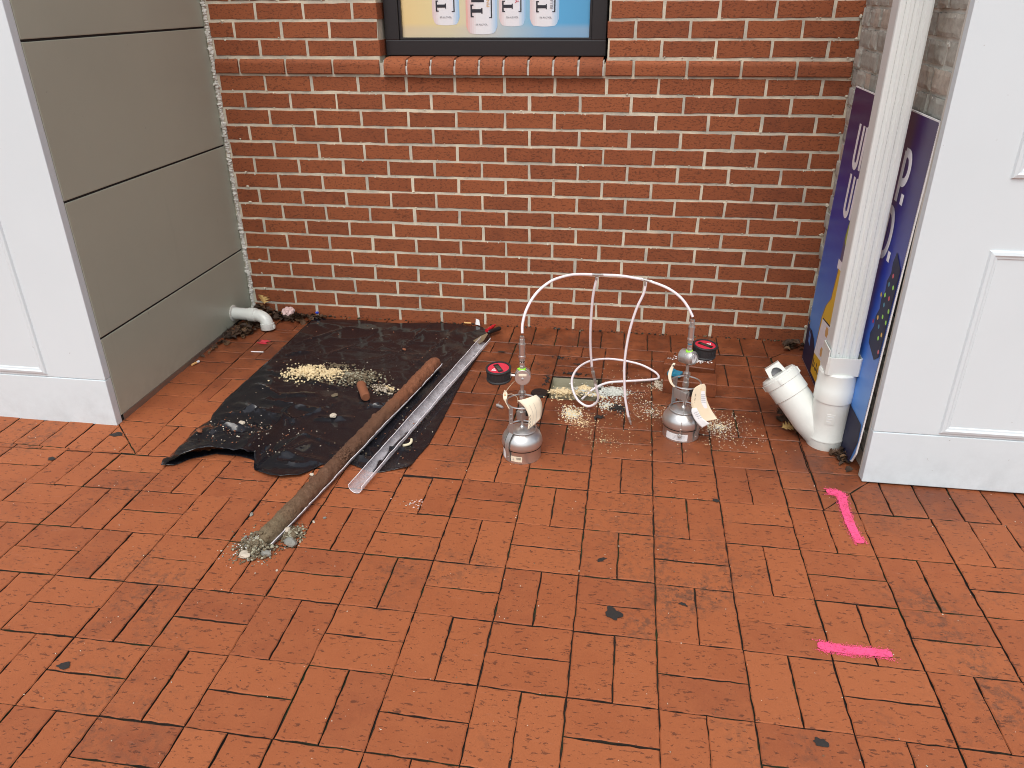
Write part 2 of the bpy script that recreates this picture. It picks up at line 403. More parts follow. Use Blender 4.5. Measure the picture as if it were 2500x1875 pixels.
# ------------------------------------------------------------------ ground and paving
mb = MB(); mb.add([(-60, -60, -.55), (60, -60, -.55), (60, 60, -.55), (-60, 60, -.55)], [(0, 1, 2, 3)], 'street')
tag(mb.build('ground'), kind='structure')
PX0, PX1, PY0, PY1 = -4., 7., -6.5, .05
mb = MB(); c4 = [(PX0, PY0), (PX1, PY0), (PX1, PY1), (PX0, PY1)]
hx0, hx1, hy0, hy1 = 1.272, 1.467, -.672, -.470          # where two pavers have been lifted out
def quad_sheet(mb, x0, x1, y0, y1, dz, m):
    mb.add([(x0, y0, gz(x0, y0)+dz), (x1, y0, gz(x1, y0)+dz), (x1, y1, gz(x1, y1)+dz), (x0, y1, gz(x0, y1)+dz)], [(0, 1, 2, 3)], m)
for a in ((PX0, hx0, PY0, PY1), (hx1, PX1, PY0, PY1), (hx0, hx1, PY0, hy0), (hx0, hx1, hy1, PY1)): quad_sheet(mb, *a, -.0085, 'soil')
tag(mb.build('joint_bed'), kind='structure')
GX, GY, GS, GT = 1.66945, -2.04681, .19984, -.00631
CX = (.00054, .01189, -.02294, .0222, -.02665, .00904, .00715, .00333, -.00812, .00413)
CY = (.00021, -.01396, .01097, -.0011, .02259, -.03768, .01737, .00947, .00815, -.0038)
def gw(i, j):
    ci, cj = max(-13, min(6, i))/8, max(-3, min(10, j))/8
    T = (1, ci, cj, ci*ci, ci*cj, cj*cj, ci**3, ci*ci*cj, ci*cj*cj, cj**3)
    c, s = math.cos(GT), math.sin(GT); a, b = i*GS, j*GS
    return (GX+c*a-s*b+sum(p*q for p, q in zip(CX, T)), GY+s*a+c*b+sum(p*q for p, q in zip(CY, T)))
def clip(poly, a, b, c):      # keep a*x+b*y <= c
    out = []
    for i in range(len(poly)):
        p, q = poly[i], poly[(i+1) % len(poly)]; dp, dq = a*p[0]+b*p[1]-c, a*q[0]+b*q[1]-c
        if dp <= 0: out.append(p)
        if (dp < 0 < dq) or (dq < 0 < dp):
            t = dp/(dp-dq); out.append((p[0]+(q[0]-p[0])*t, p[1]+(q[1]-p[1])*t))
    return out
def area(p): return abs(sum(p[i][0]*p[(i+1) % len(p)][1]-p[(i+1) % len(p)][0]*p[i][1] for i in range(len(p))))/2
pav = MB(); nrm = Vector((.00248, -.01189, 1)).normalized()
def paver(poly, gap=.0014):
    if len(poly) < 3 or area(poly) < .0008: return
    cx = sum(p[0] for p in poly)/len(poly); cy = sum(p[1] for p in poly)/len(poly)
    g = gap*rnd.uniform(.6, 1.5)
    if sum(poly[i][0]*poly[(i+1) % len(poly)][1]-poly[(i+1) % len(poly)][0]*poly[i][1] for i in range(len(poly))) < 0: poly = poly[::-1]
    base = poly
    for i in range(len(base)):
        (xa, ya), (xb, yb) = base[i], base[(i+1) % len(base)]; L = math.hypot(xb-xa, yb-ya)
        if L < 1e-5: continue
        na, nb = (yb-ya)/L, (xa-xb)/L; poly = clip(poly, na, nb, na*xa+nb*ya-g*rnd.uniform(.7, 1.3))
    if len(poly) < 3: return
    ro = rnd.gauss(0, .0030)
    pts = [((x-cx)-ro*(y-cy), (y-cy)+ro*(x-cx)) for x, y in poly]
    P = Vector((cx, cy, gz(cx, cy)+rnd.gauss(0, .0007)))
    W = (nrm+Vector((rnd.gauss(0, .004), rnd.gauss(0, .004), 0))).normalized()
    U = (X-W*X.dot(W)).normalized(); V = W.cross(U)
    pav.slab(pts, P, U, V, W, .05, .0021, 'paver', rnd.betavariate(2.4, 2.4), .0019, .019, 0., 'soil')
YF = -1.253                                     # outer edge of the soldier course in front of the white piers
XL, XR, YB = -.058, 2.170, -.188               # inner edges of the soldier courses inside the recess
def keep_field(poly):
    """split a field paver between the open pavement and the recess"""
    a = clip(poly, 0, 1, YF-.0)
    if area(a) > area(poly)*.97 if len(a) > 2 else False: return [a]
    b = clip(clip(clip(poly, -1, 0, -XL), 1, 0, XR), 0, 1, YB) if len(poly) > 2 else []
    xs = [p[0] for p in poly]
    if XL < sum(xs)/len(xs) < XR or (max(xs) > XL and min(xs) < XR): 
        res = [b] if len(b) > 2 else []
        # the part of the paver that reaches outside the recess in front
        for side in (clip(clip(poly, 1, 0, XL), 0, 1, YF), clip(clip(poly, -1, 0, -XR), 0, 1, YF)):
            if len(side) > 2: res.append(side)
        return res
    return [a] if len(a) > 2 else []
for i in range(-27, 25):
    for j in range(-20, 11):
        if (i, j) == (-2, 7): continue
        for h in (0, 1):
            if (i+j) % 2 == 0: q = [(i, j+h*.5), (i+1, j+h*.5), (i+1, j+h*.5+.5), (i, j+h*.5+.5)]
            else: q = [(i+h*.5, j), (i+h*.5+.5, j), (i+h*.5+.5, j+1), (i+h*.5, j+1)]
            poly = [gw(*p) for p in q]
            if j < -8 and abs(i) > 14: pass
            for c_ in keep_field(poly): paver(c_)
# soldier courses
def mitre_L(p): return clip(p, -1, 1, .229-1.087) if False else p
n = 10
y = YF
k = 0
while y < -.01:                                # along the taupe wall and the stone wall
    y1 = y+.1005
    for xa, xb, sgn in ((-.262, XL, 1), (XR, 2.372, -1)):
        poly = [(xa, y), (xb, y), (xb, y1), (xa, y1)]
        if sgn > 0:
            poly = clip(poly, -1, -1, -(XL+YF)) if True else poly      # mitre at the front
            pass
            poly = clip(poly, 1, 1, XL+YB)                         # mitre at the back
        else:
            poly = clip(poly, 1, -1, XR-YF); poly = clip(poly, -1, 1, YB-XR)
        if len(poly) > 2: paver(poly)
    y = y1
x = PX0
while x < PX1:                                   # in front of the white piers
    x1 = x+.0995
    for side in (-1, 1):
        poly = [(x, YF), (x1, YF), (x1, -1.052), (x, -1.052)]
        poly = clip(poly, 1, 1, XL+YF) if side < 0 else clip(poly, -1, 1, -XR+YF)
        if len(poly) > 2: paver(poly)
    x = x1
x = -.25
while x < 2.36:                                  # along the red brick wall
    poly = [(x, YB), (x+.1003, YB), (x+.1003, .012), (x, .012)]
    poly = clip(clip(poly, -1, -1, -(XL+YB)-.0 if False else 9), 1, 0, 2.36)
    poly = clip(poly, -1, -1, -(-.0)+9)
    poly = clip(poly, -1, -1, 9)
    # mitres
    poly = clip(poly, -1, -1, -(XL+YB)) if False else poly
    a_ = clip(poly, -1, -1, 9); a_ = clip(a_, -(1), -(1), 9)
    a_ = clip(a_, -1, -1, 9)
    a_ = clip(a_, 1, -1, XR-YB) ; a_ = clip(a_, -1, -1, -(XL+YB))
    if len(a_) > 2: paver(a_)
    x += .1003
tag(pav.build('pavement'), 'red clay brick paving laid in a basket weave with dark joints', 'pavement', kind='structure')

# ------------------------------------------------------------------ red brick wall with the poster opening
BW, BH, ZO = .2032, .0677, -.0135
OX0, OX1, OZ0, OZ1 = .510, 1.415, 1.137, 2.10
XW0, XW1 = -.206, 2.345
NR = 35
wall = empty('brick_wall', (1.05, 0, 0)); tag(wall, 'red brick wall with cream mortar at the back of the recess', 'wall')
bk = MB()
def wall_brick(x0, x1, z0, z1, proud=0., depth=.1):
    if x1-x0 < .018: return
    cx, cz = (x0+x1)/2, (z0+z1)/2; hw, hh = (x1-x0)/2, (z1-z0)/2
    j = lambda: rnd.gauss(0, .0009)
    pts = [(-hw+j(), -hh+j()), (hw+j(), -hh+j()), (hw+j(), hh+j()), (-hw+j(), hh+j())]
    bk.slab(pts, Vector((cx, rnd.gauss(0, .0006)-proud, cz)), X, Z, -Y, depth, .002, 'brick', rnd.betavariate(2, 2), .0013, .022)
for k in range(NR):
    z0, z1 = ZO+k*BH+.0050, ZO+(k+1)*BH-.0050
    if k == 0: z0 = -.06
    if k == 16: continue
    off = 0 if k % 2 else .5
    for i in range(-3, 14):
        a, b_ = (i+off)*BW+.0053, (i+1+off)*BW-.0053
        a, b_ = max(a, XW0), min(b_, XW1)
        if b_ <= a: continue
        if z0 > OZ0-.01 and z0 < OZ1-.03:
            for aa, bb in ((a, min(b_, OX0)), (max(a, OX1+.004), b_)):
                if bb > aa: wall_brick(aa, bb, z0, z1)
        else: wall_brick(a, b_, z0, z1)
# projecting rounded course (row 16), headers under the poster case
def bullnose(x0, x1, z0, z1, proud, m='brick', r_=.022):
    v = rnd.betavariate(2, 2); prof = []
    prof = [(.02, z0), (-proud+.003, z0), (-proud, z0+.003)]
    for q in range(0, 9):
        a = q/8*math.pi/2; prof.append((-proud+r_-r_*math.cos(a), z1-r_*1.05+r_*1.05*math.sin(a)))
    prof.append((.11, z1+.004))
    prof.append((.11, z0))
    n = len(prof); xs = [x0, x0+.002, (x0+x1)/2, x1-.002, x1]; vs = []
    for xi, x in enumerate(xs):
        sh = .0012 if xi in (0, 4) else 0
        for (y_, z_) in prof: vs.append((x, y_+sh, z_-sh*.5+rnd.gauss(0, .0002)))
    fs = [(i*n+q, i*n+(q+1) % n, (i+1)*n+(q+1) % n, (i+1)*n+q) for i in range(4) for q in range(n)]
    fs = [f[::-1] for f in fs]
    mbx = MBT
    mbx.add(vs, fs, m, v, False); mbx.add(vs[:n], [list(range(n))], m, v); mbx.add(vs[-n:], [list(range(n))[::-1]], m, v)
MBT = bk
z0, z1 = ZO+16*BH+.0052, ZO+17*BH-.0052
for i in range(-3, 14):
    a, b_ = (i+.5)*BW+.0053, (i+1.5)*BW-.0053; a, b_ = max(a, XW0), min(b_, XW1)
    for aa, bb in ((a, min(b_, .5155)), (max(a, 1.4165), b_)):
        if bb-aa > .02: bullnose(aa, bb, z0, z1, .010)
MBT = MB(); hx = [.5215+i*(1.409-.5215)/9 for i in range(10)]
for a, b_ in zip(hx, hx[1:]): bullnose(a+.0045, b_-.0045, z0-.001, z1+.004, .024, 'brick', .040)
MBT.box((.521, -.016, z0+.001), (1.4095, .0, z1-.026), 'mortar_grey'); MBT.box((.521, .0, z0+.001), (1.4095, .06, z1-.004), 'mortar_grey')
kid(bk, 'brickwork', wall)
kid(MBT, 'window_sill', wall, 'rounded brick header sill projecting below the poster case')
mo = MB()
XM0, XW0 = XW0, -.30
for a, b_ in (((XW0, .0022, -.1), (XW1, .12, OZ0-.020)), ((XW0, .0022, OZ0-.020), (OX0-.004, .12, OZ1)), ((OX1+.006, .0022, OZ0-.020), (XW1, .12, OZ1)), ((XW0, .0035, OZ1), (XW1, .12, ZO+NR*BH))):
    mo.box(a, b_, 'mortar')
XW0 = XM0
# mortar squeezed out along the joints
def smear(x, z, r): mo.lump((x, .0015, z), r, 'mortar', .5, 1, 1., False, .35)
for _ in range(900):
    k = rnd.randint(1, 30); x = rnd.uniform(XW0+.02, XW1-.02)
    z = ZO+k*BH+rnd.choice((-1, 1))*.0048
    if OX0-.02 < x < OX1+.02 and z > OZ0-.08: continue
    smear(x, z, rnd.uniform(.0022, .0045))
for k in range(1, 26):
    for (xc) in (XW0+.022+.04, 2.334): 
        if rnd.random() < .75: smear(xc-.004, ZO+k*BH+rnd.uniform(-.004, .012), rnd.uniform(.004, .010))
kid(mo, 'mortar', wall)

# ------------------------------------------------------------------ poster case
pc = empty('poster_case', (.96, .08, 1.14)); tag(pc, 'black framed poster case with a colourful drinks poster, set into the brick wall', 'poster case')
mb = MB(); FX0, FX1, FZ0, FZ1 = .517, 1.411, 1.141, 2.08; fw = .058
for (a, b_) in (((FX0, .062, FZ0), (FX1, .12, FZ0+fw)), ((FX0, .062, FZ1-fw), (FX1, .12, FZ1)), ((FX0, .0625, FZ0+fw), (FX0+fw, .12, FZ1-fw)), ((FX1-fw, .0625, FZ0+fw), (FX1, .12, FZ1-fw))):
    mb.bbox(a, b_, 'frame', .003)
for (a, b_) in (((FX0+fw, .072, FZ0+fw), (FX1-fw, .12, FZ0+fw+.009)), ((FX0+fw, .0725, FZ0+fw+.009), (FX0+fw+.010, .12, FZ1-fw)), ((FX1-fw-.010, .0725, FZ0+fw+.009), (FX1-fw, .12, FZ1-fw))):
    mb.bbox(a, b_, 'frame', .002)
kid(mb, 'case_frame', pc)
mb = MB(); mb.add([(.585, .088, FZ0+.067), (1.343, .088, FZ0+.067), (1.343, .088, FZ1-.067), (.585, .088, FZ1-.067)], [(0, 1, 2, 3)], 'poster')
poster = kid(mb, 'poster', pc)
mb = MB()
def strip(mb, y, cols, m, off=0.):
    """vertical strips of a printed can: cols = list of (x, z_bottom, shade)"""
    for (xa, za, va), (xb, zb, vb) in zip(cols, cols[1:]):
        mb.add([(xa, y, za), (xb, y, zb), (xb, y, 1.60), (xa, y, 1.60)], [(0, 1, 2, 3)], m, (va+vb)/2)
for (xa, xb, zb) in ((.712, .823, 1.254), (.983, 1.089, 1.250), (1.106, 1.222, 1.249), (.849, .976, 1.221)):
    w_ = xb-xa; cols = []
    for q in range(17):
        t = q/16; e = abs(2*t-1); zz = zb + (.024*max(0, (e-.78)/.22)**1.5) - .006*math.sin(math.pi*t)+.004
        cols.append((xa+w_*t, zz, .02+.96*t if xa == .849 else (.12+.88*t)))
    strip(mb, .0875 if xa != .849 else .0871, cols, 'can')
kid(mb, 'can_print', poster)
mb = MB(); yk = .0866
def rect(x0, z0, x1, z1, m='ink', mbx=None, y_=None):
    global yk
    yk -= .000004
    yy = yk if y_ is None else y_
    (mbx or mb).add([(x0, yy, z0), (x1, yy, z0), (x1, yy, z1), (x0, yy, z1)], [(0, 1, 2, 3)], m)
def t_letter(x, z, k=1.):   # slab T turned to read upwards
    rect(x, z, x+.006*k, z+.040*k); rect(x+.006*k, z+.0145*k, x+.040*k, z+.0255*k)
    rect(x+.006*k, z, x+.011*k, z+.004*k); rect(x+.006*k, z+.036*k, x+.011*k, z+.040*k); rect(x+.038*k, z+.011*k, x+.0425*k, z+.029*k)
def foot(x, z): rect(x, z, x+.005, 1.6); rect(x-.007, z, x+.001, z+.003)
for x, z, k in ((.727, 1.302, 1.), (.868, 1.281, 1.15), (.996, 1.300, 1.), (1.131, 1.298, 1.)): t_letter(x, z, k)
for x, z in ((.799, 1.301), (.950, 1.278), (1.068, 1.300), (1.202, 1.299)): foot(x, z)
# the next letter up on each can (an R turned to read upwards)
for x, z, k in ((.727, 1.350, 1.), (.872, 1.331, 1.15), (.996, 1.348, 1.), (1.131, 1.346, 1.)):
    rect(x, z+.004, x+.045*k, z+.014*k)
    rect(x, z+.014*k, x+.007*k, z+.034*k); rect(x+.018*k, z+.014*k, x+.024*k, z+.030*k); rect(x+.003*k, z+.028*k, x+.020*k, z+.036*k)
def text_mesh(o):
    bpy.context.view_layer.update(); dg = bpy.context.evaluated_depsgraph_get(); me = bpy.data.meshes.new_from_object(o.evaluated_get(dg))
    n = bpy.data.objects.new('lettering', me); col.objects.link(n); n.parent = o.parent; n.location = o.location; n.rotation_euler = o.rotation_euler; n.scale = o.scale
    bpy.data.objects.remove(o); return n
def words(txt, size, loc, rot, m, parent, name='lettering', bold=0., sx_=1., ext=.0002):
    cu = bpy.data.curves.new(name, 'FONT'); cu.body = txt; cu.size = size; cu.align_x = 'CENTER'; cu.extrude = ext; cu.offset = bold
    cu.materials.append(M[m]); o = bpy.data.objects.new(name, cu); col.objects.link(o)
    o.parent = parent; off = Vector((0, 0, 0)); q = parent
    while q is not None: off += q.location; q = q.parent
    o.location = Vector(loc)-off; o.rotation_euler = rot; o.scale = (sx_, 1, 1); return text_mesh(o)
kid(mb, 'lettering', poster)
for x, z in ((.767, 1.279), (.912, 1.252), (1.036, 1.278), (1.169, 1.277)):
    words('5% ALC/VOL', .0088, (x, .0864, z), (R(90), 0, 0), 'ink_grey', poster)
words('PINK', .017, (.945, .0862, 1.336), (R(90), R(-90), 0), 'wood', poster)
words('Y', .022, (1.063, .0862, 1.338), (R(90), R(-90), 0), 'red', poster)
words('BLUE', .017, (1.198, .0862, 1.330), (R(90), R(-90), 0), 'ink_grey', poster)

# ------------------------------------------------------------------ taupe panelled wall on the left
cl = empty('panelled_wall', (-.235, -.5, 0)); tag(cl, 'taupe metal panelled side wall on the left of the recess', 'wall')
seams = [-.012+.02, .312, .781, 1.249, 1.72, 2.35]
for a, b_ in zip(seams, seams[1:]):
    mb = MB(); mb.bbox((-.30, -1.058, a+.0035 if a > .1 else .012), (-.228, .001, b_-.0035), 'clad', .0025); kid(mb, 'panel', cl)
mb = MB(); mb.box((-.31, -1.057, -.06), (-.2315, -.002, 2.35), 'dark_gap'); kid(mb, 'backing', cl)
mb = MB(); mb.bbox((-.229, -1.05, -.013), (-.2265, -.19, .012), 'flash', .0006); kid(mb, 'base_flashing', cl)
mb = MB()                                        # ragged sealant down the inner corner
pts = []
zz = -.02
while zz < 2.3:
    mb.lump((-.2165+rnd.uniform(-.002, .002), .000, zz), rnd.uniform(.0085, .0125), 'mortar_grey', .5, 1, .9); zz += .010
kid(mb, 'corner_sealant', cl)

# ------------------------------------------------------------------ white piers
def pier(name, xa, xb, edge, label):
    """edge: +1 the free corner is at xb (left pier), -1 it is at xa (right pier)"""
    t = empty(name, ((xa+xb)/2, -1.0, 0)); tag(t, label, 'pier')
    mb = MB(); mb.bbox((xa, -1.090, .168), (xb, -1.060, 2.36), 'white', .0025); kid(mb, 'face_board', t)
    mb = MB(); mb.bbox((xa, -1.0915, -.02+.006), (xb, -1.060, .1665), 'white', .0025); kid(mb, 'base_board', t)
    mb = MB(); mb.box((xa+(.004 if edge > 0 else .06), -1.0605, -.05), (xb-.004, -1.0, 2.36), 'dark_gap'); kid(mb, 'core', t)
    def moulding(x0, x1, z0, z1):
        prof = [(0, 0), (.004, .006), (.012, .008), (.017, .005), (.022, .004), (.026, 0)]
        mb = MB(); rings = []
        for d, h in prof: rings.append([(x0+d, -1.090-h, z0+d), (x1-d, -1.090-h, z0+d), (x1-d, -1.090-h, z1-d), (x0+d, -1.090-h, z1-d)])
        vs = [q for r_ in rings for q in r_]
        fs = [(i*4+k, i*4+(k+1) % 4, (i+1)*4+(k+1) % 4, (i+1)*4+k) for i in range(len(prof)-1) for k in range(4)]
        mb.add(vs, fs, 'white'); kid(mb, 'panel_moulding', t)
        mb = MB(); mb.box((x0+.0245, -1.0915, z0+.0245), (x1-.0245, -1.0895, z1-.0245), 'white'); kid(mb, 'panel_infill', t)
    if edge < 0: mb = MB(); mb.bbox((2.3165, -1.0598, -.02), (2.338, -1.043, 2.35), 'mortar_grey', .003); kid(mb, 'gap_cover', t)  # pale strip added to cover the dark cavity beside the sign
    if edge > 0: moulding(xa+.15, -.448, .178, .745); moulding(xa+.15, -.448, .932, 2.2)
    else: moulding(2.500, xb-.15, .176, .742); moulding(2.500, xb-.15, .930, 2.2)
pier('white_pier', -1.75, -.229, 1, 'white painted panelled pier beside the taupe wall')
pier('white_pier', 2.315, 3.85, -1, 'white painted panelled pier beside the leaning blue sign')

# ------------------------------------------------------------------ stone brick side wall on the right
sw = empty('stone_wall', (2.36, -.5, 0)); tag(sw, 'weathered grey stone brick side wall behind the downspout', 'wall')
mb = MB(); k = 0; zz = -.03
while zz < 2.3:
    h = .066; y = -1.055 + (0 if k % 2 else -.07)
    while y < -.004:
        L = rnd.choice((.072, .09, .135, .2)); ya, yb = max(y, -1.055), min(y+L-.009, -.004)
        if yb-ya > .02:
            px = rnd.gauss(0, .0025); n0 = len(mb.v)
            nu, nv = max(2, int((yb-ya)/.018)), 5; vs = []; sd_ = rnd.uniform(0, 99)
            for a in range(nv+1):
                for b_ in range(nu+1):
                    yy = ya+(yb-ya)*b_/nu; z_ = zz+(h-.009)*a/nv
                    e = min(b_, nu-b_, a, nv-a); d = .005*noise.noise(Vector((yy*28+sd_, z_*28, sd_)))
                    x_ = 2.3345-px-(0.0015 if e > 0 else -.001)+d*.6*(1 if e > 0 else .5)
                    jy, jz = (0, 0) if e > 0 else (rnd.uniform(-.0018, .0018), rnd.uniform(-.0018, .0018))
                    vs.append((x_, yy+jy, z_+jz))
            fs = [(a*(nu+1)+b_, (a+1)*(nu+1)+b_, (a+1)*(nu+1)+b_+1, a*(nu+1)+b_+1) for a in range(nv) for b_ in range(nu)]
            mb.add(vs, fs, 'stone', rnd.random(), False)
            for side in ([b_ for b_ in range(nu+1)], [nv*(nu+1)+b_ for b_ in range(nu+1)], [a*(nu+1) for a in range(nv+1)], [a*(nu+1)+nu for a in range(nv+1)]):
                S_ = [vs[q] for q in side]; L_ = len(S_)
                mb.add(S_+[(2.36, q[1], q[2]) for q in S_], [(q, q+1, L_+q+1, L_+q) for q in range(L_-1)], 'stone', .5)
        y += L
    zz += .0675; k += 1
kid(mb, 'stonework', sw)
mb = MB(); mb.box((2.3425, -1.056, -.06), (2.44, -.0, 2.34), 'mortar_grey')
for _ in range(700):
    mb.lump((2.341, rnd.uniform(-1.05, -.01), ZO+.0-.0 -.0345+ .0675*rnd.randint(0, 34)+rnd.uniform(-.003, .003)), rnd.uniform(.003, .006), 'mortar_grey', .5, 1, 1.)
kid(mb, 'stone_mortar', sw)
# building mass behind the walls, so nothing shines through from another position
mb = MB(); mb.box((-1.75, .121, -.5), (3.85, .5, 2.36), 'dark_gap'); mb.box((-1.75, -.999, -.5), (-.311, .1205, 2.36), 'dark_gap'); mb.box((2.441, -.999, -.5), (3.85, .1205, 2.36), 'dark_gap')
tag(mb.build('building_core'), 'dark inner core of the shop front behind its wall finishes', 'building')

# ------------------------------------------------------------------ leaning printed sign
SB = Vector((2.2955, -.165, -.006)); SU = Vector((0, -1, 0)); SV = Vector((.019, 0, 1)).normalized(); SN = SU.cross(SV)   # SN points to -x
if SN.x > 0: SN = -SN
sg = empty('leaning_sign', (2.297, -.6, 0)); tag(sg, 'large blue printed plastic sign leaning on the stone wall behind the downspout', 'sign')
smat = Matrix.Translation(SB) @ Matrix((SU, SV, SN)).transposed().to_4x4()     # local x along, y up, z out
def sk(mb_, name, par=sg):
    me_o = mb_.build(name); me_o.parent = par
    me_o.matrix_parent_inverse = Matrix.Identity(4)
    base = Matrix.Translation(sg.location).inverted() @ smat
    me_o.matrix_local = base if par is sg else Matrix.Identity(4)
    return me_o
SWD, SHT = .880, 1.068
outline = [(0.012, .0), (.80, .0), (.853, .018), (.876, .06), (SWD, .12), (SWD, SHT), (0, SHT)]
mb = MB(); n = len(outline)
mb.add([(a, b_, -.0042) for a, b_ in outline]+[(a, b_, 0) for a, b_ in outline], [list(range(n))[::-1]]+[(i, (i+1) % n, n+(i+1) % n, n+i) for i in range(n)]+[[n+i for i in range(n)]], 'paper')
sbod = sk(mb, 'corrugated_sheet')
inner = [(.014, .003), (.798, .003), (.850, .021), (.872, .062), (.8760, .122), (.8760, SHT-.004), (.002, SHT-.004)]
mb = MB(); mb.add([(a, b_, .0004) for a, b_ in inner], [list(range(7))], 'signprint'); spr = sk(mb, 'printed_face', sbod)
lz = [.0008]
def L2(mbx, pts, m, closed=True):
    lz[0] += .00001
    mbx.add([(a, b_, lz[0]) for a, b_ in pts], [list(range(len(pts)))], m)
def stroke(mbx, pts, w_, m='letter'):
    for a, b_ in zip(pts, pts[1:]):
        a, b_ = Vector(a), Vector(b_); d = (b_-a).normalized(); nn = Vector((-d.y, d.x))*w_/2
        a = a-d*w_*.12; b_ = b_+d*w_*.12
        L2(mbx, [a-nn, b_-nn, b_+nn, a+nn], m)
def s2(y, z): return (-.165-y, z)                 # wall coordinates to sheet coordinates
mb = MB(); ws = .0245
def glyph(ch, x, z0, h, w_):
    arc = lambda cx, cy, rx, ry, a0, a1: [(cx+rx*math.cos(a0+(a1-a0)*q/10), cy+ry*math.sin(a0+(a1-a0)*q/10)) for q in range(11)]
    r = w_/2
    T = {'U': [[(x, z0+h), (x, z0+r)]+arc(x+r, z0+r, r, r, math.pi, 2*math.pi)+[(x+w_, z0+h)]],
         'N': [[(x, z0), (x, z0+h)], [(x, z0+h), (x+w_, z0)], [(x+w_, z0), (x+w_, z0+h)]],
         'W': [[(x, z0+h), (x+w_*.27, z0)], [(x+w_*.27, z0), (x+w_*.5, z0+h*.8)], [(x+w_*.5, z0+h*.8), (x+w_*.73, z0)], [(x+w_*.73, z0), (x+w_, z0+h)]],
         'R': [[(x, z0), (x, z0+h)], [(x, z0+h)]+arc(x+w_*.4, z0+h*.74, w_*.6, h*.26, math.pi/2, -math.pi/2)+[(x, z0+h*.48)], [(x+w_*.5, z0+h*.48), (x+w_, z0)]],
         'A': [[(x, z0), (x+w_/2, z0+h)], [(x+w_/2, z0+h), (x+w_, z0)], [(x+w_*.2, z0+h*.3), (x+w_*.8, z0+h*.3)]],
         'P': [[(x, z0), (x, z0+h)], [(x, z0+h)]+arc(x+w_*.4, z0+h*.70, w_*.6, h*.30, math.pi/2, -math.pi/2)+[(x, z0+h*.40)]],
         'I': [[(x, z0), (x, z0+h)]], 'D': [[(x, z0), (x, z0+h)], [(x, z0+h)]+arc(x+w_*.3, z0+h/2, w_*.7, h/2, math.pi/2, -math.pi/2)+[(x, z0)]],
         '.': [[(x, z0), (x, z0+ws)]]}[ch]
    for q in T: stroke(mb, q, ws)
for s_, z0, cfg in (('UNWRAP.', .822, (.165, .255, .345, .475, .570, .690, .742+.0)), ('UNWIND.', .655, (.180, .272, .362, .495, .535, .665, .748))):
    wd = {'U': .052, 'N': .055, 'W': .10, 'R': .06, 'A': .08, 'P': .055, 'I': 0, 'D': .058, '.': 0}
    for ch, x in zip(s_, cfg): glyph(ch, x, z0, .136, wd[ch])
sk(mb, 'lettering', sbod)
mb = MB()
def S2(*pts): return [s2(*p) for p in pts]
# headland and sea at the bottom, lime, bottle with its label
L2(mb, S2((-.168, .20), (-.205, .15), (-.25, .155), (-.30, .14), (-.36, .10), (-.60, .09), (-.78, .17), (-.90, .16), (-1.03, .16), (-1.037, .10), (-1.0, .004), (-.182, .004)), 'navy')
L2(mb, S2((-.188, .172), (-.196, .178), (-.196, .160), (-.189, .158)), 'beer')
L2(mb, S2((-.215, .135), (-.222, .15), (-.230, .11), (-.24, .145), (-.26, .09), (-.225, .10)), 'signprint')
L2(mb, S2((-.425, .60), (-.52, .60), (-.535, .45), (-.430, .45)), 'greyprint')
L2(mb, S2((-.410, .505), (-.540, .505), (-.545, .470), (-.412, .470)), 'letter')
L2(mb, S2((-.432, .474), (-.522, .474), (-.535, .36), (-.575, .315), (-.60, .25), (-.60, .02), (-.345, .02), (-.350, .25), (-.378, .31), (-.425, .355)), 'beer')
L2(mb, S2((-.424, .352), (-.438, .474), (-.432, .474), (-.418, .352), (-.370, .308), (-.346, .25), (-.344, .02), (-.35, .02), (-.352, .25), (-.378, .312)), 'beerdark')
L2(mb, S2((-.366, .252), (-.60, .275), (-.60, .13), (-.342, .10)), 'letter')
L2(mb, S2((-.368, .258), (-.60, .281), (-.60, .275), (-.366, .252)), 'navy')
L2(mb, S2((-.440, .250), (-.468, .252), (-.478, .235), (-.468, .215), (-.442, .213), (-.433, .232)), 'wood')
L2(mb, S2((-.425, .160), (-.452, .163), (-.462, .148), (-.452, .128), (-.426, .126), (-.418, .142)), 'wood')
for q in range(6): L2(mb, S2((-.355-.018*q, .085-.012*(q % 3)), (-.365-.018*q, .085-.012*(q % 3)), (-.365-.018*q, .045+.01*(q % 2)), (-.355-.018*q, .05)), 'navy')
lp = []
for q in range(16):
    a = q/16*2*math.pi; lp.append(s2(-.470+.030*math.cos(a)-.012*math.sin(a), .622+.056*math.sin(a)))
L2(mb, lp[::-1], 'lime')
# dark tree with coloured lights
pts = [(-.975, .70)]
for q in range(9):
    z_ = .66-.033*q; pts.append((-1.0-.012*q*.5, z_+.012)); pts.append((-.985-.006*q*.3-.004*q, z_))
left = [(-.975-.0, .70)]+[(-.962+.0065*q*.9 - (.012 if q % 2 else 0), .665-.03*q) for q in range(10)]
right = [(-1.035, .665-.03*q) for q in range(10)][::-1]
L2(mb, S2(*(left+[(-1.0, .37)]+right)), 'navy')
for i, (y_, z_) in enumerate([(-.99, .633), (-.973, .602), (-1.012, .605), (-.93, .555), (-.962, .565), (-1.001, .568), (-.973, .538), (-1.022, .536), (-.948, .488), (-.986, .505), (-.916, .464), (-.974, .469), (-1.023, .501), (-1.013, .458), (-.993, .439), (-1.021, .406)]):
    mk = ('red', 'teal', 'neon', 'beer', 'neon')[i % 5]
    L2(mb, [s2(y_+.007*math.cos(a/6*math.pi), z_+.007*math.sin(a/6*math.pi)) for a in range(12)][::-1], mk)
sk(mb, 'printed_picture', sbod)
cu = bpy.data.curves.new('label_script', 'FONT'); cu.body = 'Corona'; cu.size = .062; cu.materials.append(M['navy']); cu.extrude = .0002; cu.offset = .0006; cu.shear = .25
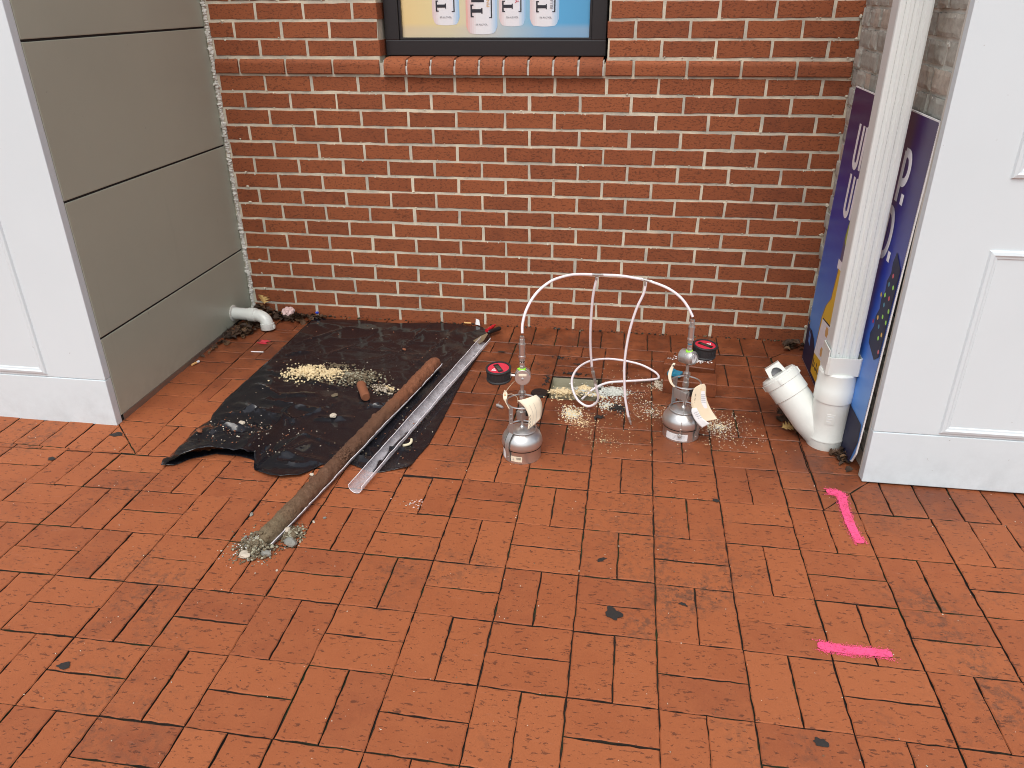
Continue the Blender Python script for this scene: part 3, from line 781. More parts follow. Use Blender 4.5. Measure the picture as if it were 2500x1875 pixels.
o = bpy.data.objects.new('label_script', cu); col.objects.link(o); o.parent = sbod; o.location = (.200, .172, .0014); o.scale = (.86, 1, 1); text_mesh(o)
mb = MB()                                        # dark boxes painted as the shade in each flute mouth along the cut edge
for q in range(150):
    z_ = .125+q*.00625; mb.box((SWD-.0036, z_, .00045), (SWD-.0008, z_+.0034, .0007), 'ink_grey')
sk(mb, 'flute_shade', sbod)

# ------------------------------------------------------------------ downspout
ds = empty('downspout', (2.249, -.86, gz(2.25, -.86))); tag(ds, 'white ribbed downspout running down into a wye drain fitting', 'downspout')
mb = MB(); x0, x1, y0, y1 = 2.203, 2.291, -.895, -.822
sec = [(x0+.006, y0)]
def ribs(x_a, x_b, y_a, n_):
    out = []
    for q in range(n_):
        c = x_a+(x_b-x_a)*(q+.5)/n_; out += [(c-.0070, y_a), (c-.0045, y_a+.0035), (c+.0045, y_a+.0035), (c+.0070, y_a)]
    return out
sec = [(x0, y0+.007), (x0+.002, y0+.002), (x0+.007, y0)]+ribs(x0+.012, x1-.012, y0, 3)+[(x1-.007, y0), (x1-.002, y0+.002), (x1, y0+.007)]
sec += [(x1, y1-.007), (x1-.007, y1), (x0+.007, y1), (x0, y1-.007)]
n = len(sec); zl_ = [.275, 1.2, 2.34]
vs = [(a, b_, z_) for z_ in zl_ for a, b_ in sec]
mb.add(vs, [(i*n+q, i*n+(q+1) % n, (i+1)*n+(q+1) % n, (i+1)*n+q) for i in range(2) for q in range(n)], 'vinyl')
kid(mb, 'ribbed_pipe', ds)
mb = MB()                                        # rectangular socket
def socket(mb, cx, cy, hw, hd, za, zb, th, m, skew=0):
    ring = lambda a, b_, z_, r=.008: [(cx+sx_*(a-(r if q == s0 else 0)), cy+sy_*(b_-(r if q != s0 else 0)), z_) for (sx_, sy_, s0) in ((-1, -1, 1), (1, -1, 0), (1, 1, 1), (-1, 1, 0)) for q in ((0, 1))]
    def rr(a, b_, z_):
        r = .008; return [(cx-a, cy-b_+r, z_), (cx-a+r, cy-b_, z_), (cx+a-r, cy-b_, z_), (cx+a, cy-b_+r, z_), (cx+a, cy+b_-r, z_), (cx+a-r, cy+b_, z_), (cx-a+r, cy+b_, z_), (cx-a, cy+b_-r, z_)]
    R4 = rr(hw, hd, za)+rr(hw, hd, zb)+rr(hw-th, hd-th, zb)+rr(hw-th, hd-th, za+.01)
    mb.add(R4, [(i*8+q, i*8+(q+1) % 8, (i+1)*8+(q+1) % 8, (i+1)*8+q) for i in range(3) for q in range(8)]+[[24+q for q in range(8)]], m)
    mb.add(rr(hw, hd, za), [list(range(8))[::-1]], m)
socket(mb, 2.250, -.862, .054, .046, .262, .322, .0035, 'pvc')
mb.box((2.1962, -.905, .300), (2.1996, -.822, .347), 'pvc'); mb.box((2.198, -.8195, .300), (2.302, -.8162, .347), 'pvc')
kid(mb, 'square_adapter', ds)
c0 = Vector((2.247, -.86, 0)); g0 = gz(2.247, -.86)
mb = MB(); tm = Matrix.Translation((c0.x, c0.y, 0))
mb.lathe([(.0, g0+.012), (.050, g0+.012), (.056, g0-.004), (.0575, g0+.0), (.0585, g0+.030), (.0605, g0+.032), (.0605, g0+.036), (.0575, g0+.040), (.058, .10), (.0585, .158), (.0615, .160), (.0615, .205), (.0600, .207), (.0600, .259), (.056, .264), (.0, .264)], 'pvc', 48, tm)
ad = Vector((-.61, .35, .71)).normalized(); b0 = Vector((2.247, -.86, -.005)); am = frame_mat(b0, ad, (0, 0, 1))
mb.lathe([(.050, .02), (.0575, .085), (.0575, .188), (.0615, .190), (.0615, .240), (.0605, .242)], 'pvc', 48, am)
# ragged foot where it meets the paving
wy = kid(mb, 'wye_fitting', ds)
mb = MB()
mb.lathe([(.0605, .238), (.0650, .240), (.0650, .262), (.0630, .264), (.0630, .268), (.0600, .270), (.058, .274), (.0, .276)], 'pvc', 48, am)
for q in range(4):
    a = q*math.pi/2+.4; m4 = am @ Matrix.Rotation(a, 4, 'Z') @ Matrix.Translation((.0655, 0, .251)); mb.bbox((-.002, -.005, -.0105), (.002, .005, .0105), 'pvc', .001, .5, m4)
# hollow square wrench lug
lug = am @ Matrix.Rotation(.5, 4, 'Z') @ Matrix.Translation((0, 0, .274))
nseg = 14
prof = [(-.030, 0), (-.026, .036), (.026, .036), (.030, 0), (.019, 0)]+[(.019*math.cos(a/nseg*math.pi), .026*math.sin(a/nseg*math.pi)) for a in range(1, nseg)]+[(-.019, 0)]
pl = [lug @ Vector((a, -.027, b_)) for a, b_ in prof]+[lug @ Vector((a, .027, b_)) for a, b_ in prof]; n = len(prof)
mb.add(pl, [(i, (i+1) % n, n+(i+1) % n, n+i)[::-1] for i in range(n)], 'pvc')
mb.add(pl, [(0, 4+nseg, 4+nseg-1, 1), (1, 4+nseg-1)+tuple(range(4+nseg-2, 4+3, -1))[:nseg//2-2]+(4+nseg//2,), (1, 4+nseg//2, 2), (2, 4+nseg//2)+tuple(range(4+nseg//2-1, 4, -1))+(3,), (3, 5-1+0, 4)][:0], 'pvc')
for side in (0, n):
    mid = 4+nseg//2
    left = [0, 1, mid]+list(range(mid+1, n)); right = [2, 3, 4]+list(range(5, mid+1))
    for poly in (left, right, [1, 2, mid]): mb.add(pl, [[q+side for q in poly]], 'pvc')
mb.add([lug @ Vector(q) for q in ((-.017, 0, .0005), (.017, 0, .0005), (.017, 0.0, .022), (-.017, 0.0, .022))], [(0, 1, 2, 3)], 'ink_grey')  # dark sheet stands in for the shade inside the lug's hollow
kid(mb, 'cleanout_cap', ds)
mb = MB()
pm = tm @ Matrix.Rotation(R(-100), 4, 'Z')
mb.lathe([(.0584, .085), (.0590, .0855), (.0590, .1235), (.0584, .124)], 'pvc', 8, pm, True, (-.25, .25))
for q in range(3):
    mb.lathe([(.0588, .094+q*.010), (.0594, .0945+q*.010), (.0594, .097+q*.010), (.0588, .0975+q*.010)], 'vinyl', 6, pm, True, (-.18, .05+.05*q))
kid(mb, 'moulded_label', ds)

# ------------------------------------------------------------------ elbow drain out of the taupe wall
el = empty('drain_elbow', (-.227, -.178, .065)); tag(el, 'white plastic elbow pipe coming out of the taupe wall over dead leaves', 'drain pipe')
mb = MB(); path = catmull([(-.26, -.177, .063), (-.20, -.178, .063), (-.135, -.181, .062), (-.10, -.184, .060), (-.073, -.19, .050), (-.060, -.197, .034), (-.056, -.203, .015), (-.055, -.206, .009)], 6)
mb.tube(path, .0275, 'pvc', 28, True, False); kid(mb, 'bent_pipe', el)
mb = MB(); mb.lathe([(.0275, -.002), (.0315, 0), (.0315, .032), (.0275, .034)], 'pvc', 28, frame_mat((-.148, -.180, .0625), (1, -.04, -.02)))
mb.lathe([(.0275, -.002), (.0315, 0), (.0315, .026), (.030, .028), (.026, .026), (.0255, .0)], 'pvc', 28, frame_mat((-.0575, -.200, .031), (.05, -.14, -1)))
mb.bbox((-.027, -.21, .010), (-.020, -.198, .026), 'pvc', .001)
kid(mb, 'collar', el)
mb = MB(); mb.lathe([(.029, .0), (.037, .0), (.037, .004), (.029, .006)], 'mortar_grey', 28, frame_mat((-.2285, -.177, .063), (1, 0, 0))); kid(mb, 'wall_seal', el)
mb = MB(); mb.lathe([(.0, .004), (.024, .004), (.024, -.006), (.0, -.006)], 'paper', 24, frame_mat((-.055, -.208, .004+.006), (.05, -.25, -1))); kid(mb, 'inner_stub', el)

# ------------------------------------------------------------------ black polythene sheet
ts = empty('plastic_sheet', (.5, -.7, gz(.5, -.7))); tag(ts, 'crumpled black plastic sheet spread over the brick paving', 'plastic sheet')
OUT = [(.098, -.035), (.20, -.040), (.312, -.034), (.42, -.046), (.517, -.048), (.62, -.028), (.719, -.012), (.82, -.024), (.906, -.036), (.955, -.10), (.964, -.156), (.952, -.32), (.937, -.474), (.930, -.60), (.925, -.715), (.922, -.875), (.917, -.98), (.912, -1.068), (.898, -1.13), (.885, -1.216), (.84, -1.235), (.787, -1.255), (.735, -1.240), (.681, -1.219), (.635, -1.222), (.595, -1.241), (.547, -1.314), (.497, -1.333), (.455, -1.330), (.42, -1.317), (.390, -1.298), (.375, -1.272), (.362, -1.235), (.345, -1.205), (.352, -1.222), (.350, -1.249), (.300, -1.252), (.226, -1.246), (.165, -1.285), (.11, -1.325), (.092, -1.328), (.088, -1.305), (.085, -1.20), (.068, -1.12), (.065, -1.082), (.090, -1.017), (.078, -.981), (.065, -.849), (.072, -.748), (.079, -.576), (.087, -.492), (.088, -.387), (.096, -.217), (.097, -.12)]
OUT = [p for i, p in enumerate(OUT) if i not in (32, 33, 34)]
OUT.insert(32, (.357, -1.222))
def smooth_out(P, closed=True):
    out = []
    n_ = len(P)
    for i in range(n_):
        a, b_ = Vector(P[i]), Vector(P[(i+1) % n_]); L = (b_-a).length; k_ = max(1, int(L/.012))
        nn = Vector((b_.y-a.y, a.x-b_.x)).normalized()
        for q in range(k_):
            c = a.lerp(b_, q/k_)
            if q: c += nn*.0016*noise.noise(Vector((c.x*30, c.y*30, 1)))
            out.append(c)
    return out
def sstep(a, b_, x): t_ = max(0, min(1, (x-a)/(b_-a))); return t_*t_*(3-2*t_)
def ridge(x, y, x0, y0, x1, y1, wd_, h_):
    d = Vector((x1-x0, y1-y0)); L = d.length; d /= L; p = Vector((x-x0, y-y0)); t_ = p.dot(d)/L; s_ = abs(p.x*d.y-p.y*d.x)
    if t_ < 0 or t_ > 1: return 0
    return h_*max(0, 1-s_/wd_)**1.5*math.sin(math.pi*t_)**.6
RID = [(.41, -1.275, .52, -1.10, .05, .020), (.44, -1.20, .60, -1.23, .035, .016), (.16, -1.16, .30, -1.06, .035, .020), (.12, -.88, .33, -1.00, .035, .016), (.10, -.60, .50, -.72, .014, .010), (.36, -1.02, .52, -.80, .010, .009), (.52, -.80, .80, -.86, .010, .008), (.20, -.84, .50, -.90, .016, .014), (.30, -.12, .12, -.35, .010, .006), (.66, -.02, .60, -.42, .008, .006), (.80, -.04, .70, -.50, .008, .006),
       (.40, -1.28, .47, -1.05, .018, .010), (.43, -1.262, .56, -1.245, .030, .016), (.18, -.93, .42, -.985, .030, .020), (.46, -.955, .60, -.93, .025, .013), (.24, -.80, .40, -.77, .02, .010), (.12, -.72, .26, -.80, .02, .012), (.60, -1.17, .78, -1.19, .03, .014), (.68, -.42, .84, -.50, .02, .008), (.13, -.45, .24, -.40, .018, .012), (.30, -.44, .40, -.30, .012, .005), (.09, -1.04, .22, -1.08, .02, .022), (.20, -1.12, .33, -1.10, .02, .016), (.66, -1.12, .90, -1.10, .012, .008), (.30, -.34, .78, -.38, .010, .004), (.43, -1.05, .62, -1.12, .01, .008), (.86, -.30, .78, -.95, .012, .006), (.34, -.86, .37, -1.20, .022, .022), (.10, -.98, .30, -.90, .02, .012), (.60, -.86, .70, -.80, .012, .012)]
def sheet_z(x, y):
    z_ = .0028+.004*max(0, noise.noise(Vector((x*6, y*6, 3))))+.0010*max(0, noise.noise(Vector((x*12+5, y*10, 8))))
    n2 = noise.noise(Vector((x*9+noise.noise(Vector((x*4, y*4, 0)))*2, y*9, 4))); z_ += .0016*max(0, 1-abs(n2)*5)
    for r_ in RID: z_ += ridge(x, y, *r_)
    # turned-up corner on the near left
    f = sstep(-1.00, -1.17, y)*(1-sstep(.335, .375, x))
    crum = .5+.5*noise.noise(Vector((x*16, y*13, 2)))
    z_ += f*(.030+.024*crum+.012*abs(noise.noise(Vector((x*30, y*30, 5)))))*sstep(.06, .13, x+(-1.15-y)*.0)
    # curled near edge
    z_ += .012*sstep(-1.26, -1.33, y)*sstep(.38, .42, x)*(1-sstep(.52, .60, x))
    z_ += .012*sstep(.80, .90, x)*sstep(-1.17, -1.24, y)
    return z_+gz(x, y)
def sheet_mesh(P, step, zf, name, m, parent):
    b_ = smooth_out(P); pts = [Vector((p.x, p.y)) for p in b_]; nb = len(pts)
    xs = [p.x for p in pts]; ys = [p.y for p in pts]
    def inside(x, y):
        c = False; j = nb-1
        for i in range(nb):
            if (pts[i].y > y) != (pts[j].y > y) and x < (pts[j].x-pts[i].x)*(y-pts[i].y)/(pts[j].y-pts[i].y)+pts[i].x: c = not c
            j = i
        return c
    y = min(ys)+step/2; extra = []
    while y < max(ys):
        x = min(xs)+step/2
        while x < max(xs):
            if inside(x, y): extra.append(Vector((x+rnd.uniform(-.2, .2)*step, y+rnd.uniform(-.2, .2)*step)))
            x += step
        y += step
    V_, _, F_, _, _, _ = geometry.delaunay_2d_cdt(pts+extra, [], [list(range(nb))], 1, 1e-6)
    mb = MB(); mb.add([(v.x, v.y, zf(v.x, v.y)) for v in V_], F_, m, .5, True)
    o = kid(mb, name, parent); so_ = o.modifiers.new('thickness', 'SOLIDIFY'); so_.thickness = .0006; so_.offset = -1
    return o
sheet_mesh(OUT, .0105, sheet_z, 'sheet', 'poly', ts)
under = [(.080, -1.325), (.064, -1.285), (.085, -1.24), (.20, -1.19), (.40, -1.16), (.40, -1.262), (.345, -1.235), (.300, -1.225), (.216, -1.222), (.15, -1.262), (.115, -1.31)]
sheet_mesh(under, .015, lambda x, y: gz(x, y)+.0032+.008*sstep(.13, .09, x)*sstep(-1.24, -1.30, y)+.002*abs(noise.noise(Vector((x*20, y*20, 1)))), 'folded_under_edge', 'poly', ts)

def on_sheet(x, y): return sheet_z(x, y)
# ------------------------------------------------------------------ heaps and crumbs
def heap(name, items, label, cat='soil', kind='stuff', base=None):
    mb = MB()
    for (cx, cy, rx, ry, rot, n_, s0, s1, mk, hgt, zf) in items:
        for _ in range(n_):
            a = rnd.uniform(0, 6.28); r_ = abs(rnd.gauss(0, .48)); u, v = r_*math.cos(a)*rx, r_*math.sin(a)*ry
            x, y = cx+u*math.cos(rot)-v*math.sin(rot), cy+u*math.sin(rot)+v*math.cos(rot)
            s_ = rnd.uniform(s0, s1)*(1 if r_ < 1 else .6); h_ = hgt*max(0, 1-r_*r_)*rnd.random()
            mk_ = mk if isinstance(mk, str) else rnd.choice(mk)
            mb.lump((x, y, zf(x, y)+h_+s_*.35), s_, mk_, .5, 1, .8)
    return tag(mb.build(name), label, cat, kind=kind)
heap('sand_heap', [(.300, -.610, .115, .085, 0, 900, .0022, .0062, 'cream', .020, on_sheet), (.40, -.60, .09, .06, 0, 420, .002, .005, 'cream', .014, on_sheet)], 'heap of crumbly cream sand on the black plastic sheet', 'sand')
heap('grit_heap', [(.50, -.615, .15, .085, -.2, 900, .0018, .0055, ('mud', 'mud', 'mud', 'concrete'), .012, on_sheet), (.63, -.70, .10, .045, -.3, 260, .0018, .005, ('mud', 'mud', 'rockpale'), .006, on_sheet), (.66, -.69, .05, .02, -.2, 60, .002, .0045, 'cream', .004, on_sheet), (.40, -.52, .08, .03, 0, 120, .002, .005, 'mud', .004, on_sheet)], 'heap of dark brown grit beside the cream sand on the black sheet', 'soil')
pg = lambda x, y: gz(x, y)
heap('rubble_heap', [(.572, -1.668, .055, .050, .3, 700, .0016, .0055, ('mud', 'mud', 'concrete'), .030, pg), (.555, -1.655, .062, .075, .3, 900, .0014, .0048, ('mud', 'mud', 'mud', 'concrete', 'rock'), .016, pg), (.64, -1.595, .045, .05, .2, 480, .0016, .005, ('mud', 'mud', 'concrete'), .012, pg), (.60, -1.66, .12, .12, 0, 90, .0012, .0035, ('mud', 'rockpale', 'rock'), .0, pg), (.55, -1.68, .08, .05, .2, 60, .0015, .003, ('rockpale', 'paper'), .014, pg)], 'spill of gravelly rubble at the near end of the soil core', 'gravel')
mb = MB()
for _ in range(420):
    x, y = rnd.uniform(.08, .92), rnd.uniform(-1.3, -.1)
    if rnd.random() < .5: x, y = .25+rnd.gauss(0, .10), -1.10+rnd.gauss(0, .07)
    elif rnd.random() < .5: x, y = .78+rnd.gauss(0, .06), -.98+rnd.gauss(0, .12)
    if not (.09 < x < .91 and -1.24 < y < -.06): continue
    mb.lump((x, y, sheet_z(x, y)+.001), rnd.uniform(.0008, .0032), rnd.choice(('mud', 'clayred', 'rockpale', 'clayred')), .5, 1, .8)
tag(mb.build('soil_crumbs'), 'scattered soil crumbs over the black plastic sheet', 'soil', kind='stuff')

def stone(name, x, y, r, mk, label, z=None, sq=.7, cat='stone', group=None, sub=2):
    mb = MB(); z_ = (on_sheet(x, y) if z is None else z)
    mb.lump((x, y, z_+r*sq*.65), r, mk, .5, sub, sq, False, .17); o = mb.build(name, None, (x, y, z_)); tag(o, label, cat, group); return o
stone('pebble', .528, -.945, .011, 'rockpale', 'brown pebble in the middle of the black sheet')
stone('pebble', .253, -1.09, .010, 'rockpale', 'tan pebble on the turned-up corner of the black sheet')
stone('clay_lump', .622, -.335, .008, 'clayred', 'small red clay lump near the back of the black sheet', cat='clay lump')
stone('clay_lump', .785, -.600, .015, 'clayred', 'red clay lump lying beside the far end of the soil core', cat='clay lump')
stone('clay_lump', .770, -.625, .009, 'clayred', 'smaller red clay lump just in front of the larger one by the soil core', cat='clay lump')
stone('clay_lump', .135, -1.16, .012, 'clayred', 'flat reddish clay lump on the raised edge of the black sheet', sq=.35, cat='clay lump')
stone('soil_lump', .470, -.775, .011, 'mud', 'dark grit lump in front of the cream sand', sq=.5, cat='soil lump')
for i, (x, y, r_, mk, lb) in enumerate([(.596, -1.637, .0145, 'rock', 'smooth grey stone against the near tip of the core liner'), (.655, -1.635, .0165, 'rock', 'largest grey-green stone at the right of the rubble'), (.624, -1.585, .015, 'rockpale', 'pale quartz stone at the top right of the rubble'), (.648, -1.600, .012, 'mud', 'brown stone between the pale and the grey stones of the rubble'), (.552, -1.700, .014, 'rockpale', 'pinkish pale stone at the front of the rubble'), (.606, -1.688, .013, 'rock', 'flat grey stone at the front right of the rubble')]):
    stone('rubble_stone', x, y, r_, mk, lb, gz(x, y)+.002, .75, 'stone', 'stones in the rubble at the end of the soil core')
for (x, y, r_, mk, lb) in [(.706, -1.505, .006, 'rock', 'small grey pebble on the joint right of the soil core'), (.681, -1.527, .005, 'rockpale', 'tiny pale pebble left of the grey one beside the soil core'), (.484, -1.520, .0065, 'rock', 'small grey pebble on the paving left of the soil core')]:
    stone('pebble', x, y, r_, mk, lb, gz(x, y), .6)

# ------------------------------------------------------------------ soil core in its split liner, and the empty liner
def liner_thing(A, B, r_, arc_up, name, label, soil):
    A, B = Vector(A), Vector(B); d = (B-A); L = d.length; d.normalize(); right = d.cross(Z).normalized(); up = right.cross(d)
    root = empty(name, A); tag(root, label, 'core liner' if not soil else 'soil core')
    nL, nS = 120, 22
    def ang(t, s):   # s 0..1 around the open shell, wavy cut edges
        a0 = -math.pi/2-arc_up-.16*noise.noise(Vector((t*9, 0, r_*90)))-.10*noise.noise(Vector((t*30, 3, 0)))
        a1 = -math.pi/2+arc_up+.20*noise.noise(Vector((t*8, 5, r_*90)))+.10*noise.noise(Vector((t*28, 7, 0)))
        return a0+(a1-a0)*s
    mb = MB(); vs = []; e0, e1 = [], []
    for i in range(nL+1):
        t = i/nL
        for k_ in range(nS+1):
            a = ang(t, k_/nS); p = A+d*(L*t)+(right*math.cos(a)+up*math.sin(a))*r_; vs.append(p)
            if k_ == 0: e0.append(p)
            if k_ == nS: e1.append(p)
    n_ = nS+1
    mb.add(vs, [(i*n_+k_, i*n_+k_+1, (i+1)*n_+k_+1, (i+1)*n_+k_) for i in range(nL) for k_ in range(nS)], 'liner', .5, True)
    sh = kid(mb, 'liner_shell', root); md = sh.modifiers.new('thickness', 'SOLIDIFY'); md.thickness = .0012
    mb = MB(); mb.tube(e0, .0012, 'linerrim', 6); mb.tube(e1, .0015, 'linerrim', 6)
    ring = [A+(right*math.cos(ang(0, q/20))+up*math.sin(ang(0, q/20)))*r_ for q in range(21)]
    if not soil: mb.tube(ring, .0010, 'linerrim', 6)
    kid(mb, 'cut_edge', root)
    return root, A, d, L, right, up
g1 = gz(.59, -1.65)
root, A, d, L, right, up = liner_thing((.585, -1.655, g1+.022), (.800, -.490, gz(.8, -.49)+.032), .0275, 1.45, 'soil_core', 'long brown soil core lying in a split plastic liner', True)
mb = MB(); pts = [A+d*(L*q/150)-d*.004 for q in range(151)]
rad = []
for q in range(151):
    t = q/150; r_ = .0255+.0016*noise.noise(Vector((t*22, 1, 0)))+.0012*noise.noise(Vector((t*60, 2, 0)))
    if .33 < t < .42: r_ -= .0035*math.sin((t-.33)/.09*math.pi)
    if abs(t-.76) < .012: r_ -= .003
    if t < .02: r_ *= .4+30*t
    if t > .99: r_ *= .93
    rad.append(r_)
mb.tube([p+up*.0015 for p in pts], rad, 'core', 30, True, True, lambda p: 1+.17*noise.noise(p*55)+.13*noise.noise(p*130)+.10*max(0, noise.noise(p*35)))
co_ = kid(mb, 'earth', root)
mb = MB()
for _ in range(330):
    t = rnd.choice((rnd.uniform(.33, .45), rnd.uniform(0, .14), rnd.uniform(.33, .45), rnd.random())); a = rnd.uniform(.3, 2.6)
    p = A+d*(L*t)+(right*math.cos(a)+up*math.sin(a))*.0235; s_ = rnd.uniform(.002, .006)
    mb.lump(p, s_, 'core', .5, 1, .7)
p = A+d*(L*.245)+right*-.016+up*.020; mb.lump(p, .011, 'core', .5, 2, .8, False, .15); mb.lump(p+up*.010-right*.004, .006, 'rockpale', .5, 2, .8, False, .15)
p = A+d*(L*.59)-right*.022+up*.012; mb.lump(p, .010, 'core', .5, 2, .8, False, .15)
kid(mb, 'clods', root)['kind'] = 'stuff'
liner_thing((.756, -1.371, gz(.75, -1.37)+.0245), (.957, -.222, gz(.95, -.22)+.030), .0225, 1.75, 'empty_liner', 'empty clear plastic core liner lying beside the soil core', False)
# short plug of red soil
mb = MB(); q0, q1 = Vector((.553, -.705, on_sheet(.553, -.705)+.019)), Vector((.604, -.800, on_sheet(.604, -.8)+.017))
mb.tube([q0.lerp(q1, t/14) for t in range(15)], [.0155]+[.0175+.0008*noise.noise(Vector((t*.7, 0, 0))) for t in range(13)]+[.0145], 'clayred', 22, True, True, lambda p: 1+.08*noise.noise(p*60)+.04*noise.noise(p*160))
tag(mb.build('soil_plug'), 'short cylinder of red soil at the edge of the brown grit', 'soil plug')
# small bent bit of cream hose
mb = MB(); mb.tube(catmull([(.832, -1.100, on_sheet(.832, -1.1)+.006), (.846, -1.088, on_sheet(.84, -1.09)+.006), (.853, -1.075, on_sheet(.85, -1.07)+.008), (.850, -1.058, on_sheet(.85, -1.05)+.010)], 5), .0045, plain('cream_hose', (.78, .72, .50), .5), 10)
tag(mb.build('hose_offcut'), 'small bent cream hose offcut on the black sheet right of the clear liner', 'hose')

# ------------------------------------------------------------------ canisters with flow controllers
def hexnut(mb, z0, z1, r_, m, mat): mb.lathe([(0, z0), (r_*.86, z0), (r_, z0+.001), (r_, z1-.001), (r_*.86, z1), (0, z1)], m, 6, mat, False)
def canister(base, rz, label, kind):
    root = empty('air_sampling_canister', base); tag(root, label, 'canister', 'steel sampling canisters linked by the tubing')
    T = Matrix.Translation(base) @ Matrix.Rotation(rz, 4, 'Z'); Tm = Matrix.Translation(base)
    mb = MB(); prof = [(.0, .108)]
    for q in range(1, 30):
        a = math.pi/2-q/30*math.pi; r_ = .0672*math.cos(a)**.92; z_ = .060+.049*math.sin(a)
        if abs(z_-.0525) < .003: r_ += .0009
        prof.append((r_, z_))
    prof.append((.0, .011)); mb.lathe(prof[::-1], 'steel', 64, T); kid(mb, 'vessel', root)
    mb = MB(); mb.lathe([(.060, .001), (.0622, 0), (.0622, .039), (.0632, .041), (.0632, .043), (.0612, .043), (.0605, .040), (.0595, .002)], 'steel', 64, T); kid(mb, 'skirt', root)
    mb = MB(); mb.lathe([(.0635, .0435), (.0655, .0435), (.0655, .0465), (.0635, .0465)], 'black', 64, T, True, None, .5, True); kid(mb, 'dark_band', root)  # black ring set between vessel and skirt
    for z_, r_ in ((.1035, .0465), (.201, .050)):
        mb = MB()
        mb.lathe([(r_+.0027*math.cos(q/8*2*math.pi), z_+.0027*math.sin(q/8*2*math.pi)) for q in range(8)], 'steel', 56, T, True, None, .5, True)
        kid(mb, 'guard_ring', root)
    for a in (0, math.pi*.96):
        mb = MB(); Ta = T @ Matrix.Rotation(a, 4, 'Z')
        path = [(.0645, .004), (.0655, .030), (.0690, .045), (.0700, .060), (.0668, .078), (.0585, .092), (.0505, .102), (.0505, .13), (.0505, .200)]
        vs = []; hw = .0095
        for (r_, z_) in path:
            for s_, rr in ((-1, 0), (1, 0), (1, .0014), (-1, .0014)):
                vs.append(Ta @ Vector((r_+rr-.0014, s_*hw, z_)))
        n_ = len(path); mb.add(vs, [(i*4+k_, i*4+(k_+1) % 4, (i+1)*4+(k_+1) % 4, (i+1)*4+k_) for i in range(n_-1) for k_ in range(4)], 'steel2')
        for z_ in (.018, .034, .138, .155, .172): mb.lathe([(0, .0028), (.0018, .0024), (.0022, .0), (.0022, -.001)], 'steel', 10, Ta @ Matrix.Translation((.0645 if z_ < .1 else .0510, 0 if z_ != .155 else .0, z_)) @ Matrix.Rotation(math.pi/2, 4, 'Y'))
        for s_ in (-1, 1):
            mb.tube([Ta @ Vector((r_+.0004, s_*(hw+.0004), z_)) for r_, z_ in path[2:7]], .0006, 'black', 5)  # black lines drawn as the shaded gap between strap and ball
        kid(mb, 'strap', root)
    mb = MB()
    mb.lathe([(.0, .104), (.010, .106), (.008, .110), (.0035, .114), (.0035, .140), (0, .140)], 'steel', 20, T)
    mb.bbox((-.015, -.012, .136), (.015, .012, .168), 'steel2', .002, .5, T); mb.bbox((-.034, -.0145, .136), (-.008, -.0125, .172), 'steel2', .0008, .5, T)
    hexnut(mb, .166, .184, .0110, 'steel2', T); mb.lathe([(.0075, .182), (.0075, .190)], 'steel2', 16, T); hexnut(mb, .189, .205, .0120, 'steel', T)
    mb.lathe([(.0075, .203), (.0075, .210)], 'steel2', 16, T); hexnut(mb, .210, .223, .0100, 'steel', T); mb.lathe([(.006, .222), (.006, .232)], 'steel2', 16, T)
    mb.lathe([(0, .230), (.0125, .230), (.0125, .232), (0, .232)], 'steel', 24, T); mb.lathe([(0, .236), (.0115, .236), (.0115, .238), (0, .238)], 'steel', 24, T)
    mb.lathe([(.0055, .232), (.0055, .268)], 'steel2', 16, T)
    kid(mb, 'valve', root)
    mb = MB(); mb.lathe([(0, 0), (.0075, .001), (.0075, .028), (.006, .030), (0, .030)], 'black', 18, T @ Matrix.Translation((-.012 if kind == 'L' else .016, .014, .150)))
    kid(mb, 'valve_knob', root)
    # flow controller body
    mb = MB()
    if kind == 'L': ax, cc, rr, hh = Vector((.10, -1, .12)), Vector((.002, .0, .292)), .0255, .030
    else: ax, cc, rr, hh = Vector((.80, -.62, .05)), Vector((.000, .0, .295)), .0245, .034
    Fb = Tm @ frame_mat(cc, ax, (0, 0, 1))
    mb.lathe([(0, -hh*.8), (rr*.97, -hh*.8), (rr, -hh*.74), (rr, -hh*.1), (rr*.9, -hh*.08), (rr*.9, .0), (rr*.99, .002), (rr*.99, hh*.5), (rr*.93, hh*.56), (0, hh*.56)], 'steel' if kind == 'L' else 'steel2', 44, Fb)
    body = kid(mb, 'flow_controller', root)
    mb = MB()
    if kind == 'L':
        Lb = Fb @ Matrix.Rotation(-math.pi/2, 4, 'Z') @ Matrix.Translation((0, .0095, hh*.57))
        mb.bbox((-.0125, -.0040, 0), (.0125, .0040, .0006), 'manila_lite', .0002, .5, Lb @ Matrix.Rotation(math.pi, 4, 'Z'))
        mb.lathe([(0, .0008), (.0045, .0004), (.005, 0)], 'steel2', 18, Fb @ Matrix.Translation((-.004, 0, hh*.57)))
    else:
        mb.lathe([(rr*.80, hh*.56), (rr*.80, hh*.72), (rr*.72, hh*.74)], 'steel', 36, Fb)
        mb.lathe([(0, hh*.60), (rr*.74, hh*.60)], 'paper', 30, Fb); mb.lathe([(rr*.70, hh*.61), (rr*.66, hh*.61)], 'ink_grey', 30, Fb)
        mb.lathe([(0, hh*.66), (.0022, hh*.64)], 'steel2', 12, Fb); mb.tube([Fb @ Vector((0, 0, hh*.63)), Fb @ Vector((.010, -.006, hh*.63))], .0006, 'ink', 5)
    o = mb.build('dial'); o.parent = body
    off = Vector(root.location)+Vector(body.location); o.location = -off
    mb = MB(); mb.lathe([(.006, .314), (.0115, .314), (.0125, .317), (.0115, .320), (.006, .321)], 'neon', 22, T)
    if kind == 'L': mb.lump(Vector(base)+Vector((-.011, -.002, .318)), .005, 'neon', .5, 2, .7, True, .1)
